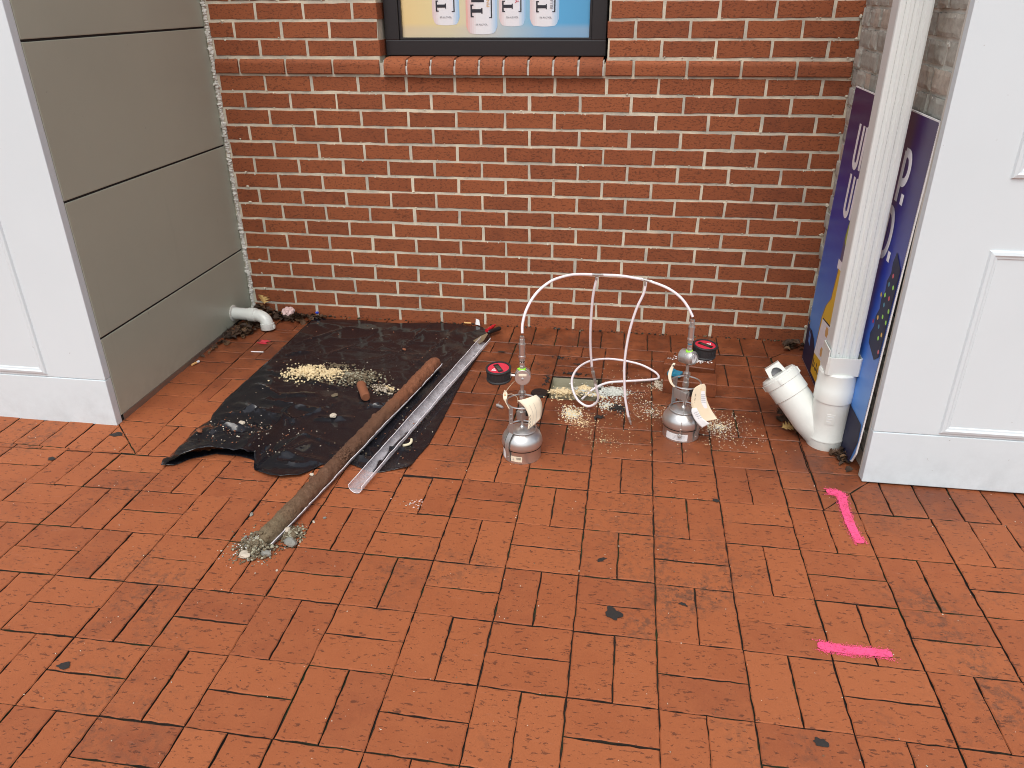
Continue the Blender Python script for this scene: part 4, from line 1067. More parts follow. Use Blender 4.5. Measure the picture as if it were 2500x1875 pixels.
    kid(mb, 'green_band', root)
    mb = MB()
    hexnut(mb, .318, .331, .0088, 'steel2', T); mb.lathe([(.0070, .330), (.0070, .334)], 'steel2', 14, T); hexnut(mb, .333, .343, .0085, 'steel', T)
    mb.lathe([(.0075, .342), (.0075, .348)], 'black' if kind == 'L' else 'teal', 14, T); hexnut(mb, .346, .358, .0092, 'steel2', T)
    mb.lathe([(0, .358), (.0112, .358), (.0112, .364), (.0098, .365), (.0098, .400), (.0112, .401), (.0112, .406), (0, .406)], 'steel', 24, T)
    hexnut(mb, .406, .422, .0085, 'steel2', T); mb.lathe([(.0074, .422), (.0074, .430), (.0045, .431)], 'steel', 18, T)
    kid(mb, 'inlet_fitting', root)
    # digital vacuum gauge in a rubber boot
    if kind == 'L': gc, ga, tilt = Vector((-.074, -.002, .278)), Vector((-.03, -.09, 1)), 0.9
    else: gc, ga, tilt = Vector((.052, .046, .283)), Vector((.06, -.05, 1)), 2.2
    Tg = Tm @ frame_mat(gc, ga, (1, 0, 0))
    mb = MB(); mb.lathe([(0, 0), (.039, 0), (.0405, .002), (.0405, .005), (.038, .008), (.038, .034), (.0405, .037), (.0412, .041), (.0395, .043), (.0350, .043), (.0342, .038), (0, .038)], 'rubber', 56, Tg)
    for q in range(26): 
        a = q/26*2*math.pi; mb.bbox((.0375, -.0016, .010), (.0388, .0016, .032), 'rubber', .0004, .5, Tg @ Matrix.Rotation(a, 4, 'Z'))
    gg = kid(mb, 'digital_gauge', root)
    mb = MB(); mb.lathe([(0, .0402), (.0338, .0402), (.0340, .0385)], 'red', 44, Tg)
    Tw = Tg @ Matrix.Rotation(tilt+1.2 if kind == 'L' else -.55, 4, 'Z')
    mb.bbox((-.026, -.0085, .0402), (.026, .0085, .0410), 'black', .0003, .5, Tw)
    mb.bbox((-.016, -.0055, .0410), (.016, .0055, .0413), plain('grey_display', (.05, .055, .045), .15), .0002, .5, Tw)
    tw = Tw @ Matrix.Translation((-.004 if kind == 'L' else .006, .018, .0405))
    mb.add([tw @ Vector(q) for q in ((-.009, -.006, .0002), (.009, -.006, .0002), (.0, .008, .0002))], [(0, 1, 2)], 'paper')
    mb.add([tw @ Vector(q) for q in ((-.004, -.0035, .0005), (.004, -.0035, .0005), (.0, .003, .0005))], [(0, 1, 2)], 'red')
    o = mb.build('dial_face'); o.parent = gg; off = Vector(root.location)+Vector(gg.location); o.location = -off
    mb = MB(); s0 = Vector(base)+cc; g1_ = Vector(base)+gc+Vector(ga).normalized()*.018
    dd = (g1_-s0).normalized(); a_, b_ = s0+dd*.018, g1_-dd*.036
    mb.tube([a_, b_], .0045, 'steel', 14); mb.bbox((-.007, -.006, -.004), (.007, .006, .004), 'steel2', .001, .5, frame_mat(b_, dd, (0, 0, 1)))
    kid(mb, 'gauge_stem', root)
    mb = MB()
    def lab(a, w_, z0, z1, mk, dr=.0004):
        mb.lathe([(.0624+dr, z0), (.0624+dr, z1)], mk, 12, Tm, True, (a-w_/2, a+w_/2))
    if kind == 'L':
        lab(R(-100), .62, .008, .028, 'manila_lite')
        for q in range(14): lab(R(-100)+.02+q*.017, .006+.004*(q % 3 == 0), .016, .025, 'ink', .0007)
        for q in range(5): lab(R(-100)-.20+q*.012, .012, .013, .015+.002*(4-abs(q-2)*2), 'ink_grey', .0007)
        kid(mb, 'label', root); mb = MB(); lab(R(-150), .42, .006, .038, 'paper')
    else:
        lab(R(-108), 1.25, .006, .032, 'paper')
        for q in range(4): lab(R(-100), .7, .012+q*.0045, .0126+q*.0045, 'ink_grey', .0006)
        kid(mb, 'label', root); mb = MB(); lab(R(-38), .36, .010, .030, 'manila_lite')
    kid(mb, 'label', root)
    return root
CL = Vector((1.236, -1.077, gz(1.236, -1.077))); CR = Vector((1.766, -.868, gz(1.766, -.868)))
canister(CL, R(-128), 'steel canister standing left of the hole, nearest the black sheet', 'L')
rr_ = canister(CR, R(-42), 'steel canister standing right of the hole, with the long curled tags', 'R')
# chain and cap hanging on the right canister
mb = MB(); mb.tube(catmull([(1.775, -.922, .174), (1.766, -.928, .139), (1.761, -.940, .096), (1.758, -.941, .044)], 8), .0008, 'steel', 5)
mb.lathe([(0, 0), (.0075, .0), (.0075, .007), (.005, .009), (0, .009)], 'steel2', 6, frame_mat((1.757, -.934, .016), (0, -1, .2)), False)
mb.tube([(1.758, -.941, .044), (1.757, -.939, .026)], .0022, 'steel', 8)
kid(mb, 'cap_on_chain', rr_)

# ------------------------------------------------------------------ paper tags
def ribbon(mb, Lp, Rp, m, n_=24, wave=0.):
    Lc, Rc = catmull(Lp, 6), catmull(Rp, 6); k_ = min(len(Lc), len(Rc)); nw = 6; vs = []
    for i in range(k_):
        a, b_ = Lc[int(i*(len(Lc)-1)/(k_-1))], Rc[int(i*(len(Rc)-1)/(k_-1))]
        for q in range(nw+1): vs.append(a.lerp(b_, q/nw)+Vector((0, -wave*math.sin(math.pi*q/nw), 0)))
    mb.add(vs, [(i*(nw+1)+q, i*(nw+1)+q+1, (i+1)*(nw+1)+q+1, (i+1)*(nw+1)+q) for i in range(k_-1) for q in range(nw)], m, .5, True)
def paper(mb, name, root):
    o = kid(mb, name, root); md = o.modifiers.new('thickness', 'SOLIDIFY'); md.thickness = .0004; return o
t = empty('manila_tag', (1.236, -1.125, .15)); tag(t, 'wide cream tag curling off the left canister ring', 'tag')
mb = MB(); ribbon(mb, [(1.228, -1.128, .215), (1.250, -1.136, .199), (1.264, -1.141, .174), (1.266, -1.143, .15), (1.263, -1.146, .121)], [(1.284, -1.1, .225), (1.298, -1.1, .21), (1.304, -1.1, .185), (1.304, -1.105, .163), (1.301, -1.115, .148)], 'manila_lite', wave=.006)
paper(mb, 'card', t)
mb = MB()
for k_ in (.35, .6):
    P_ = [Vector(a).lerp(Vector(b_), k_)+Vector((0, -.0075, 0)) for a, b_ in zip([(1.250, -1.136, .199), (1.264, -1.141, .174), (1.266, -1.143, .15), (1.263, -1.146, .121)], [(1.298, -1.1, .21), (1.304, -1.1, .185), (1.304, -1.105, .163), (1.301, -1.115, .148)])]
    mb.tube(catmull(P_, 4), .0003, 'ink_grey', 4)
P_ = [(1.271+.0028*math.sin(q*1.9), -1.147, .177-.0035*q) for q in range(15)]
mb.tube(catmull(P_, 3), .00045, 'ink', 4); kid(mb, 'handwriting', t)
mb = MB(); ribbon(mb, [(1.184, -1.11, .240), (1.179, -1.11, .223), (1.182, -1.12, .212), (1.188, -1.12, .201), (1.200, -1.121, .177)], [(1.1855, -1.11, .240), (1.193, -1.11, .230), (1.194, -1.12, .218), (1.191, -1.12, .203), (1.203, -1.121, .177)], 'manila_lite')
paper(mb, 'strap_end', t)
mb = MB(); mb.lathe([(.002, 0), (.0035, 0), (.0035, .0006), (.002, .0006)], 'wood', 14, frame_mat((1.1865, -1.1155, .226), (.1, -1, 0)), True, None, .5, True)
mb.tube(catmull([(1.19, -1.11, .238), (1.21, -1.07, .252), (1.235, -1.03, .246)], 6), .0007, 'manila', 5); mb.tube(catmull([(1.188, -1.11, .222), (1.206, -1.1, .222), (1.222, -1.09, .205), (1.224, -1.09, .185)], 6), .0007, 'manila', 5)
kid(mb, 'string', t)
t = empty('manila_tag', (1.81, -.93, .15)); tag(t, 'long manila tag with a round eyelet hanging off the right canister', 'tag')
TL = [(1.805, -.92, .206), (1.789, -.925, .193), (1.783, -.93, .165), (1.785, -.935, .134), (1.796, -.94, .109), (1.813, -.945, .085), (1.825, -.9455, .080)]
TR = [(1.820, -.92, .211), (1.827, -.92, .199), (1.830, -.925, .171), (1.838, -.93, .147), (1.850, -.935, .126), (1.865, -.94, .105), (1.873, -.945, .096)]
mb = MB(); ribbon(mb, TL, TR, 'manila'); paper(mb, 'card', t)
mb = MB(); mb.lathe([(.0018, 0), (.0042, 0), (.0042, .0008), (.0018, .0008)], 'wood', 16, frame_mat((1.809, -.9225, .192), (0, -1, .2)), True, None, .5, True)
mb.lathe([(0, 0), (.0018, 0)], 'ink', 12, frame_mat((1.809, -.9228, .192), (0, -1, .2))); kid(mb, 'eyelet', t)
mb = MB(); ribbon(mb, [(1.808, -.9243, .183), (1.809, -.9295, .156), (1.817, -.9355, .124)], [(1.824, -.9245, .187), (1.831, -.9300, .155), (1.838, -.9355, .129)], 'paper'); kid(mb, 'stuck_label', t)
mb = MB()
for q in range(5): mb.tube([(1.812+.0012*q, -.9315+.0, .176-.0075*q), (1.826+.0012*q, -.9318, .178-.0075*q)], .0004, 'ink_grey', 4)
for q in range(3): mb.tube(catmull([(1.794+.001*(k_ % 2)*2, -.9325, .178-.016*q-.0022*k_) for k_ in range(5)], 3), .0005, 'ink', 4)
kid(mb, 'handwriting', t)
t = empty('paper_slip', (1.815, -.943, .1)); tag(t, 'white printed paper slip in front of the long manila tag', 'paper slip')
mb = MB(); ribbon(mb, [(1.787, -.939, .126), (1.787, -.942, .115), (1.796, -.946, .095), (1.809, -.950, .078), (1.826, -.952, .062)], [(1.803, -.939, .13), (1.808, -.942, .12), (1.819, -.946, .103), (1.833, -.950, .091), (1.849, -.952, .08)], 'paper'); paper(mb, 'sheet', t)
mb = MB()
for q in range(7): mb.tube([(1.795+.0048*q, -.9455-.0008*q, .112-.0062*q), (1.807+.0048*q, -.9455-.0008*q, .119-.0062*q)], .0004, 'ink_grey', 4)
kid(mb, 'print', t)
t = empty('curled_slip', (1.715, -.91, .22)); tag(t, 'narrow curled paper strap on the left side of the right canister', 'paper slip')
mb = MB(); ribbon(mb, [(1.715, -.9, .271), (1.704, -.905, .246), (1.702, -.91, .225), (1.71, -.915, .204), (1.724, -.918, .19)], [(1.7225, -.9, .271), (1.7155, -.905, .247), (1.7125, -.91, .225), (1.717, -.915, .207), (1.729, -.918, .191)], 'manila_lite'); paper(mb, 'strip', t)
mb = MB(); mb.lathe([(.001, 0), (.0028, 0), (.0028, .0008), (.001, .0008)], 'ink', 14, frame_mat((1.7165, -.9035, .262), (0, -1, .1)), True, None, .5, True); kid(mb, 'eyelet', t)

# ------------------------------------------------------------------ tubing
tb = empty('sampling_tubing', (1.5, -.85, 0)); tag(tb, 'milky plastic tubing arching between the two canisters with two hanging branches', 'tubing')
arch = [(1.2365, -1.076, .424), (1.236, -1.068, .449), (1.243, -1.054, .484), (1.257, -1.031, .514), (1.278, -1.0, .538), (1.308, -.964, .555), (1.335, -.938, .561), (1.372, -.91, .563), (1.409, -.888, .559), (1.452, -.87, .553), (1.491, -.856, .549), (1.526, -.846, .545), (1.561, -.84, .539), (1.609, -.836, .53), (1.658, -.838, .516), (1.694, -.844, .501), (1.726, -.853, .479), (1.749, -.861, .452), (1.7655, -.868, .424)]
RT = .0044
mb = MB(); mb.tube(catmull(arch, 6), RT, 'tube', 14); kid(mb, 'arched_tube', tb)
d1 = [(1.4515, -.869, .546), (1.441, -0.858, 0.481), (1.437, -0.845, 0.404), (1.436, -0.828, 0.323), (1.439, -0.812, 0.255), (1.445, -0.798, 0.191)]
mb = MB(); mb.tube(catmull(d1, 8), RT, 'tube', 14); kid(mb, 'hanging_tube', tb)
loop = [(1.459, -0.782, 0.118), (1.465, -0.776, 0.09), (1.471, -0.768, 0.059), (1.465, -0.757, 0.028), (1.440, -.747, .006), (1.414, -.737, .008), (1.389, -.711, .018), (1.370, -.665, .036), (1.365, -.610, .050), (1.382, -.529, .056), (1.425, -.449, .051), (1.489, -.390, .037), (1.560, -.375, .026), (1.627, -.376, .013), (1.681, -.415, .004), (1.698, -.454, .001), (1.686, -.476, .001), (1.627, -.506, .006), (1.564, -.531, .010), (1.497, -.554, .010), (1.447, -.595, .000), (1.405, -.628, -.030)]
mb = MB(); mb.tube(catmull(loop, 8), RT, 'tube', 14); kid(mb, 'looped_tube', tb)
d2 = [(1.609, -.836, .525), (1.604, -.836, .485), (1.585, -.836, .432), (1.569, -.836, .363), (1.560, -.836, .293), (1.557, -.835, .221), (1.561, -.835, .154), (1.567, -.835, .096), (1.577, -.835, .047), (1.584, -.835, .018)]
mb = MB(); mb.tube(catmull(d2, 8), RT, 'tube', 14); kid(mb, 'hanging_tube', tb)
def tee(c, dx_, down):
    mb = MB(); c = Vector(c); dx_ = Vector(dx_).normalized(); down = Vector(down).normalized()
    mb.tube([c-dx_*.018, c+dx_*.018], .0046, 'steel2', 14); mb.tube([c-dx_*.019, c-dx_*.012], .0054, 'steel', 6); mb.tube([c+dx_*.012, c+dx_*.019], .0054, 'steel', 6)
    mb.tube([c, c+down*.017], .0044, 'steel2', 14); mb.tube([c+down*.009, c+down*.018], .0054, 'steel2', 6); kid(mb, 'tee_fitting', tb)
tee(arch[9], Vector(arch[10])-Vector(arch[8]), Vector(d1[1])-Vector(d1[0])); tee(arch[13], Vector(arch[14])-Vector(arch[12]), Vector(d2[1])-Vector(d2[0]))
mb = MB(); a_, b_ = Vector((1.444, -0.799, 0.194)), Vector((1.46, -0.781, 0.116)); dd = b_-a_
for t0, t1, r_, mk in ((0, .16, .0052, 'steel'), (.16, .30, .0040, 'steel2'), (.28, .42, .0068, 'steel2'), (.42, .58, .0058, 'steel'), (.58, .72, .0046, 'steel2'), (.72, .88, .0058, 'steel2'), (.88, 1, .0046, 'steel')): mb.tube([a_+dd*t0, a_+dd*t1], r_, mk, 6 if r_ > .005 else 14)
kid(mb, 'coupling', tb)
mb = MB(); a_, b_ = Vector((1.583, -.835, .022)), Vector((1.594, -.836, -.0105+.002)); dd = b_-a_
for t0, t1, r_, mk in ((0, .35, .0052, 'steel'), (.35, .6, .0042, 'steel2'), (.55, .75, .0050, 'steel'), (.75, 1, .0028, 'steel')): mb.tube([a_+dd*t0, a_+dd*t1], r_, mk, 12)
kid(mb, 'end_fitting', tb)

# ------------------------------------------------------------------ hole in the paving, sand, crumbs
mb = MB(); zb = -.055; _h = (hx0, hx1, hy0, hy1); hx0, hx1, hy0, hy1 = hx0+.008, hx1-.008, hy0+.006, hy1-.016
mb.add([(hx0, hy0, zb), (hx1, hy0, zb), (hx1, hy1, zb), (hx0, hy1, zb), (hx0, hy0, -.0145), (hx1, hy0, -.0145), (hx1, hy1, -.0145), (hx0, hy1, -.0145)], [(0, 1, 2, 3), (0, 4, 5, 1)[::-1], (1, 5, 6, 2)[::-1], (2, 6, 7, 3)[::-1], (3, 7, 4, 0)[::-1]], 'concrete')
for (x, y, mk, r_, n_) in ((1.33, -.62, 'cream', .055, 210), (1.41, -.575, 'cream', .05, 150)):
    for _ in range(n_):
        a, q = rnd.uniform(0, 6.28), abs(rnd.gauss(0, .5)); px, py = x+q*r_*math.cos(a), y+q*r_*.8*math.sin(a)
        if hx0+.006 < px < hx1-.004 and hy0+.004 < py < hy1-.01: mb.lump((px, py, -.028+.030*(1-min(1, q))+.02*max(0, -(py+.62)/.05)), rnd.uniform(.003, .007), mk, .5, 1, .8)
hx0, hx1, hy0, hy1 = _h
tag(mb.build('lifted_paver_hole'), 'square hole half full of sand where two pavers are missing', 'hole', kind='structure')
def scatter(name, items, label, cat):
    mb = MB()
    for (cx, cy, rx, ry, rot, n_, s0, s1, mk, hgt) in items:
        for _ in range(n_):
            a = rnd.uniform(0, 6.28); r_ = abs(rnd.gauss(0, .55)); u, v = r_*math.cos(a)*rx, r_*math.sin(a)*ry
            x, y = cx+u*math.cos(rot)-v*math.sin(rot), cy+u*math.sin(rot)+v*math.cos(rot); s_ = rnd.uniform(s0, s1)
            if (x-1.236)**2+(y+1.077)**2 < .065**2 or (x-1.766)**2+(y+.868)**2 < .065**2: continue
            mk_ = mk if isinstance(mk, str) else rnd.choice(mk)
            z_ = gz(x, y) + (hgt*max(0, 1-r_*r_)*rnd.random())
            if hx0 < x < hx1 and hy0 < y < hy1: z_ = max(-.02, -.03+.035*max(0, (hy1-.06-y)/.14))+hgt*rnd.random()
            mb.lump((x, y, z_+s_*.3), s_, mk_, .5, 1, .55)
    return tag(mb.build(name), label, cat, kind='stuff')
scatter('sand_spill', [(1.335, -.640, .055, .032, 0, 520, .0018, .0052, 'cream', .010), (1.405, -.60, .035, .03, 0, 110, .0018, .005, ('cream', 'creampale'), .008), (1.46, -.645, .05, .02, .2, 160, .0018, .0045, ('creampale', 'cream'), .004)], 'cream sand heaped in the near left corner of the hole', 'sand')
scatter('grout_spill', [(1.52, -.592, .060, .045, .1, 1300, .0012, .0042, 'creampale', .008), (1.505, -.70, .045, .035, .3, 240, .0012, .0036, ('creampale', 'creampale', 'cream'), .003), (1.40, -.57, .04, .03, .2, 160, .0012, .004, 'creampale', .010)], 'pale grey-white grout powder spilled to the right of the hole', 'grout')
scatter('sawdust_crumbs', [(1.378, -.780, .045, .060, .1, 900, .0010, .0034, ('cream', 'creampale', 'cream'), .0015), (1.42, -.84, .09, .07, 0, 260, .0009, .0024, 'cream', 0), (1.66, -.72, .17, .14, 0, 900, .0008, .0024, ('cream', 'creampale', 'mud'), 0), (1.90, -.80, .15, .14, 0, 1100, .0008, .0022, ('cream', 'creampale'), 0), (1.50, -.95, .15, .10, 0, 260, .0008, .0020, ('cream', 'mud'), 0), (1.69, -.53, .06, .05, 0, 130, .001, .003, ('cream', 'rockpale'), .001), (1.56, -.60, .30, .28, 0, 700, .0007, .0020, ('cream', 'creampale', 'mud'), 0)], 'fine pale crumbs scattered over the damp paving between the canisters', 'debris')
scatter('dark_crumbs', [(1.36, -.455, .06, .012, 0, 120, .0015, .005, 'char', .002), (1.26, -.53, .012, .05, 0, 60, .0015, .004, 'char', .001), (1.545, -.715, .03, .035, .5, 200, .0015, .0045, 'char', .003), (1.30, -.31, .05, .02, 0, 40, .001, .004, 'char', .001), (1.24, -.42, .07, .04, 0, 60, .0008, .0024, 'char', 0), (1.478, -.792, .018, .012, 0, 110, .0015, .0045, 'char', .004), (1.37, -.365, .02, .008, 0, 25, .001, .004, 'char', .002)], 'dark damp soil crumbs around the rim of the hole', 'soil')
mb = MB(); mb.lathe([(0, .006), (.020, .008), (.031, .007), (.034, .002), (.034, -.002)], 'black', 36, Matrix.Translation((1.243, -.640, gz(1.24, -.64))))
tag(mb.build('black_lid'), 'flat black plastic disc on the paving at the left of the hole', 'lid')
mb = MB(); mb.tube([(1.098, -.765, gz(1.1, -.76)+.007), (1.116, -.776, gz(1.1, -.77)+.007)], .0068, 'steel2', 6); mb.tube([(1.114, -.775, gz(1.1, -.77)+.007), (1.124, -.781, gz(1.1, -.77)+.0065)], .0052, 'steel', 14); mb.tube([(1.105, -.768, gz(1.1, -.76)+.010), (1.107, -.766, gz(1.1, -.76)+.024)], .0012, 'steel', 6)
tag(mb.build('brass_plug'), 'small loose metal fitting plug on the paving beside the left canister', 'fitting'); bpy.data.objects['brass_plug'].name = 'fitting_plug'

# ------------------------------------------------------------------ loose pavers by the right canister
def loose(P, yaw, tiltx, tilty, label, L_=.198, W_=.096, H_=.054):
    mb = MB(); mat = Matrix.Translation(P) @ Matrix.Rotation(yaw, 4, 'Z') @ Matrix.Rotation(tiltx, 4, 'X') @ Matrix.Rotation(tilty, 4, 'Y')
    q = mat.to_3x3(); pts = [(-L_/2, -W_/2), (L_/2, -W_/2), (L_/2, W_/2), (-L_/2, W_/2)]
    mb.slab(pts, mat @ Vector((0, 0, H_/2)), q @ X, q @ Y, q @ Z, H_, .003, 'paver', rnd.uniform(.3, .7), .002, .02)
    o = mb.build('loose_paver'); tag(o, label, 'paver', 'pavers lifted out of the paving'); return mat
m1 = loose(Vector((1.812, -.530, gz(1.81, -.53)+.030)), -.08, 0, 0, 'loose red paver behind the right canister, the nearer of two')
m2 = loose(Vector((1.820, -.385, gz(1.82, -.39)+.028)), -.16, .02, .0, 'loose red paver with a white chalky smear, the farther of two')
mb = MB()
for _ in range(260):
    u, v = rnd.gauss(.0, .032), rnd.gauss(.012, .011)
    if abs(u) < .095 and abs(v) < .045: mb.lump(m2 @ Vector((u, v, .0275)), rnd.uniform(.0018, .005), 'paper', .5, 1, .25)
tag(mb.build('chalk_smear'), 'white chalky paint smear on the farther loose paver', 'paint smear', kind='stuff')
mb = MB()
for _ in range(120):
    x, y = 1.70+rnd.gauss(0, .012), -.50+rnd.gauss(0, .02); mb.lump((x, y, gz(x, y)+.002), rnd.uniform(.002, .006), rnd.choice(('rockpale', 'rockpale', 'mud')), .5, 1, .7)
for _ in range(60):
    x, y = 1.85+rnd.gauss(0, .03), -.462+rnd.gauss(0, .006); mb.lump((x, y, gz(x, y)+.03*rnd.random()), rnd.uniform(.002, .006), rnd.choice(('char', 'mud', 'rockpale')), .5, 1, .7)
tag(mb.build('mortar_crumbs'), 'crumbs of old bedding mortar around the loose pavers', 'debris', kind='stuff')
mb = MB(); bm4 = Matrix.Translation((1.752, -.600, gz(1.75, -.6)+.050)) @ Matrix.Rotation(-.5, 4, 'Z') @ Matrix.Rotation(.3, 4, 'X')
bm4 = Matrix.Translation((1.752, -.55, .060)) @ Matrix.Rotation(-.4, 4, 'Z')
mb.bbox((-.026, -.016, -.002), (.026, .016, .014), 'teal', .003, .5, bm4); mb.bbox((-.020, -.017, .010), (-.004, .0165, .017), 'teal', .002, .5, bm4)
tag(mb.build('blue_clip'), 'small teal blue plastic clip lying on the nearer loose paver', 'clip')

# ------------------------------------------------------------------ trowel, marker, litter
t = empty('pointing_trowel', (.93, -.2, 0)); tag(t, 'small muddy trowel with a black handle at the far corner of the sheet', 'trowel')
mb = MB(); ha, hb = Vector((.953, -.150, .022)), Vector((1.000, -.083, .018)); dd = (hb-ha)
mb.tube([ha+dd*q for q in (0, .05, .2, .5, .8, .95, 1)], [.006, .009, .0105, .0095, .0105, .0095, .006], 'black', 16); kid(mb, 'handle', t)
mb = MB(); zt = .018; pl = [(.902, -.226, .012), (.936, -.262, .016), (.951, -.235, .020), (.957, -.165, .022), (.950, -.158, .022), (.930, -.185, .020)]
mb.add(pl+[(a, b_, c-.0012) for a, b_, c in pl], [list(range(6))[::-1], [6+q for q in range(6)]]+[(q, (q+1) % 6, 6+(q+1) % 6, 6+q) for q in range(6)], plain('muddy_steel', (.30, .24, .15), .5, .4, .6, 60, None, .5)); kid(mb, 'blade', t)
mb = MB(); mb.tube([(.948, -.150, .030), (.968, -.095, .030)], [.0075, .0075], 'redplastic', 14); mb.tube([(.968, -.095, .030), (.974, -.078, .030)], [.006, .0045], 'redplastic', 14)
tag(mb.build('red_marker'), 'short red plastic marker resting beside the trowel handle', 'marker')
def litter(name, pts, r_, mk, label, cat='litter', seg=10):
    mb = MB(); mb.tube(pts, r_, mk, seg); return tag(mb.build(name), label, cat)
litter('cigarette_end', [(.818, .0-.012, .006), (.851, -.014, .006)], .0038, 'wood', 'orange cigarette end against the foot of the brick wall')
mb = MB(); mb.add([(.873, -.022, .004), (.896, -.030, .003), (.890, -.018, .026), (.874, -.014, .030)], [(0, 1, 2, 3)], 'paper'); tag(mb.build('paper_scrap'), 'folded white paper scrap at the far edge of the sheet', 'litter')
mb = MB(); mb.lump((-.02, -.052, .03), .026, 'fadedpink', .5, 3, 1., False, .2); tag(mb.build('crumpled_paper'), 'crumpled pinkish white paper among the dead leaves', 'litter')
mb = MB(); mb.lump((.110, -.020, .022), .010, 'blue', .5, 2, .8, False, .2); tag(mb.build('blue_scrap'), 'bright blue plastic scrap against the wall on the leaf litter', 'litter')
mb = MB(); mb.tube([(-.212, -.60, gz(0, -.6)+.006), (-.204, -.575, gz(0, -.57)+.006)], .0045, 'wood', 10); mb.tube([(-.2038, -.574, gz(0, -.57)+.006), (-.200, -.562, gz(0, -.57)+.006)], .0050, 'paper', 10)
tag(mb.build('cigarette_end'), 'tan cigarette end lying along the foot of the taupe wall', 'litter')
litter('gum_strip', [(-.03, -.435, gz(0, -.43)+.002), (.025, -.432, gz(0, -.43)+.002)], .0025, 'paper', 'thin silvery wrapper strip on the paving left of the sheet')

def leaf_shape(mb, P, s_, yaw, pitch, roll, mk, var, lobed=False, curl=.4):
    n_ = 9; rim = []
    for q in range(n_+1):
        t = q/n_; wdt = .36*math.sin(math.pi*t)**.8*(1+(.55*math.cos(q*math.pi) if lobed else .12*math.cos(q*2.2))); rim.append((t-.5, wdt))
    M_ = Matrix.Translation(P) @ Matrix.Rotation(yaw, 4, 'Z') @ Matrix.Rotation(pitch, 4, 'Y') @ Matrix.Rotation(roll, 4, 'X')
    vs = []
    for u, w_ in rim:
        for s2_, k_ in ((-1, 1), (0, 0), (1, 1)):
            vs.append(M_ @ Vector((u*s_, s2_*w_*s_, s_*(curl*(abs(w_)*k_)**1.3*1.2-curl*.6*u*u))))
    mb.add(vs, [(i*3+k_, i*3+k_+1, (i+1)*3+k_+1, (i+1)*3+k_) for i in range(n_) for k_ in range(2)], mk, var, False)
mb = MB()
def leaf_patch(cx, cy, rx, ry, rot, n_, h_, s0=.02, s1=.045):
    for _ in range(n_):
        u, v = rnd.gauss(0, .5)*rx, rnd.gauss(0, .5)*ry; x, y = cx+u*math.cos(rot)-v*math.sin(rot), cy+u*math.sin(rot)+v*math.cos(rot)
        x = min(max(x, -.222), 2.325); y = min(y, -.008)
        leaf_shape(mb, (x, y, gz(x, y)+.004+h_*rnd.random()*math.exp(-(u/rx)**2-(v/ry)**2)), rnd.uniform(s0, s1), rnd.uniform(0, 6.28), rnd.uniform(-.6, .6), rnd.uniform(-.6, .6), 'leaf', min(1, abs(rnd.gauss(.35, .25))), rnd.random() < .3, rnd.uniform(.2, .8))
leaf_patch(-.155, -.075, .07, .085, 0, 95, .06); leaf_patch(-.165, -.25, .05, .10, -.15, 80, .03); leaf_patch(-.02, -.06, .09, .035, -.1, 80, .03); leaf_patch(.09, -.035, .08, .02, 0, 50, .012, .012, .03); leaf_patch(-.205, -.40, .012, .08, 0, 22, .006, .012, .025)
tag(mb.build('leaf_litter'), 'heap of dark wet dead leaves in the back left corner', 'leaf litter', kind='stuff')
mb = MB(); leaf_patch(2.17, -.70, .05, .045, .6, 34, .02, .018, .045); leaf_patch(2.20, -.78, .05, .03, 0, 20, .01, .02, .04)
tag(mb.build('leaf_litter'), 'dead leaves gathered behind the wye drain fitting', 'leaf litter', kind='stuff')
mb = MB(); leaf_patch(2.293, -.955, .02, .05, 0, 26, .025, .02, .04); leaf_patch(2.270, -.94, .02, .02, 0, 8, .01, .02, .035)
tag(mb.build('leaf_litter'), 'dead leaves between the drain fitting and the foot of the blue sign', 'leaf litter', kind='stuff')
mb = MB(); leaf_patch(2.27, -.07, .045, .04, 0, 26, .03, .02, .045)
tag(mb.build('leaf_litter'), 'dead leaves in the back right corner under the sign', 'leaf litter', kind='stuff')
mb = MB(); leaf_shape(mb, (-.150, -.030, .082), .062, 2.3, -.5, .5, 'leafyellow', .5, True, .35); tag(mb.build('oak_leaf'), 'tan oak leaf on top of the dead leaves in the left corner', 'leaf')
mb = MB(); leaf_shape(mb, (2.14, -.79, gz(2.1, -.79)+.012), .050, .3, .1, .2, 'leafyellow', .5, True, .3); tag(mb.build('dry_leaf'), 'pale dry leaf on the paving left of the drain fitting', 'leaf')
mb = MB()
for _ in range(170):
    x = rnd.uniform(-.2, 2.3); y = -.010+rnd.gauss(0, .005); mb.lump((x, min(y, -.003), gz(x, y)+.002), rnd.uniform(.002, .006), rnd.choice(('char', 'mud', 'soil')), .5, 1, .7)
tag(mb.build('wall_foot_debris'), 'thin dark line of moss and dirt along the foot of the brick wall', 'debris', kind='stuff')
mb = MB(); mb.lump((2.135, -.60, gz(2.1, -.6)+.004), .010, 'paper', .5, 2, .35, False, .3); tag(mb.build('feather'), 'small white feather scrap left of the drain fitting', 'feather')
# stray specks of grit on the open paving
mb = MB()
for _ in range(900):
    x, y = rnd.uniform(-.9, 3.0), rnd.uniform(-2.6, -1.1)
    mb.lump((x, y, gz(x, y)+.0005), rnd.uniform(.0006, .0019), rnd.choice(('rockpale', 'rockpale', 'char', 'mud')), .5, 1, .6)
for _ in range(55):
    x, y = .97+rnd.gauss(0, .035), -1.375+rnd.gauss(0, .010); mb.lump((x-.0, y-.02, gz(x, y)+.0004), rnd.uniform(.0008, .0034), rnd.choice(('creampale', 'fadedpink')), .5, 1, .25)
tag(mb.build('grit_specks'), 'stray grit specks over the open brick paving', 'grit', kind='stuff')

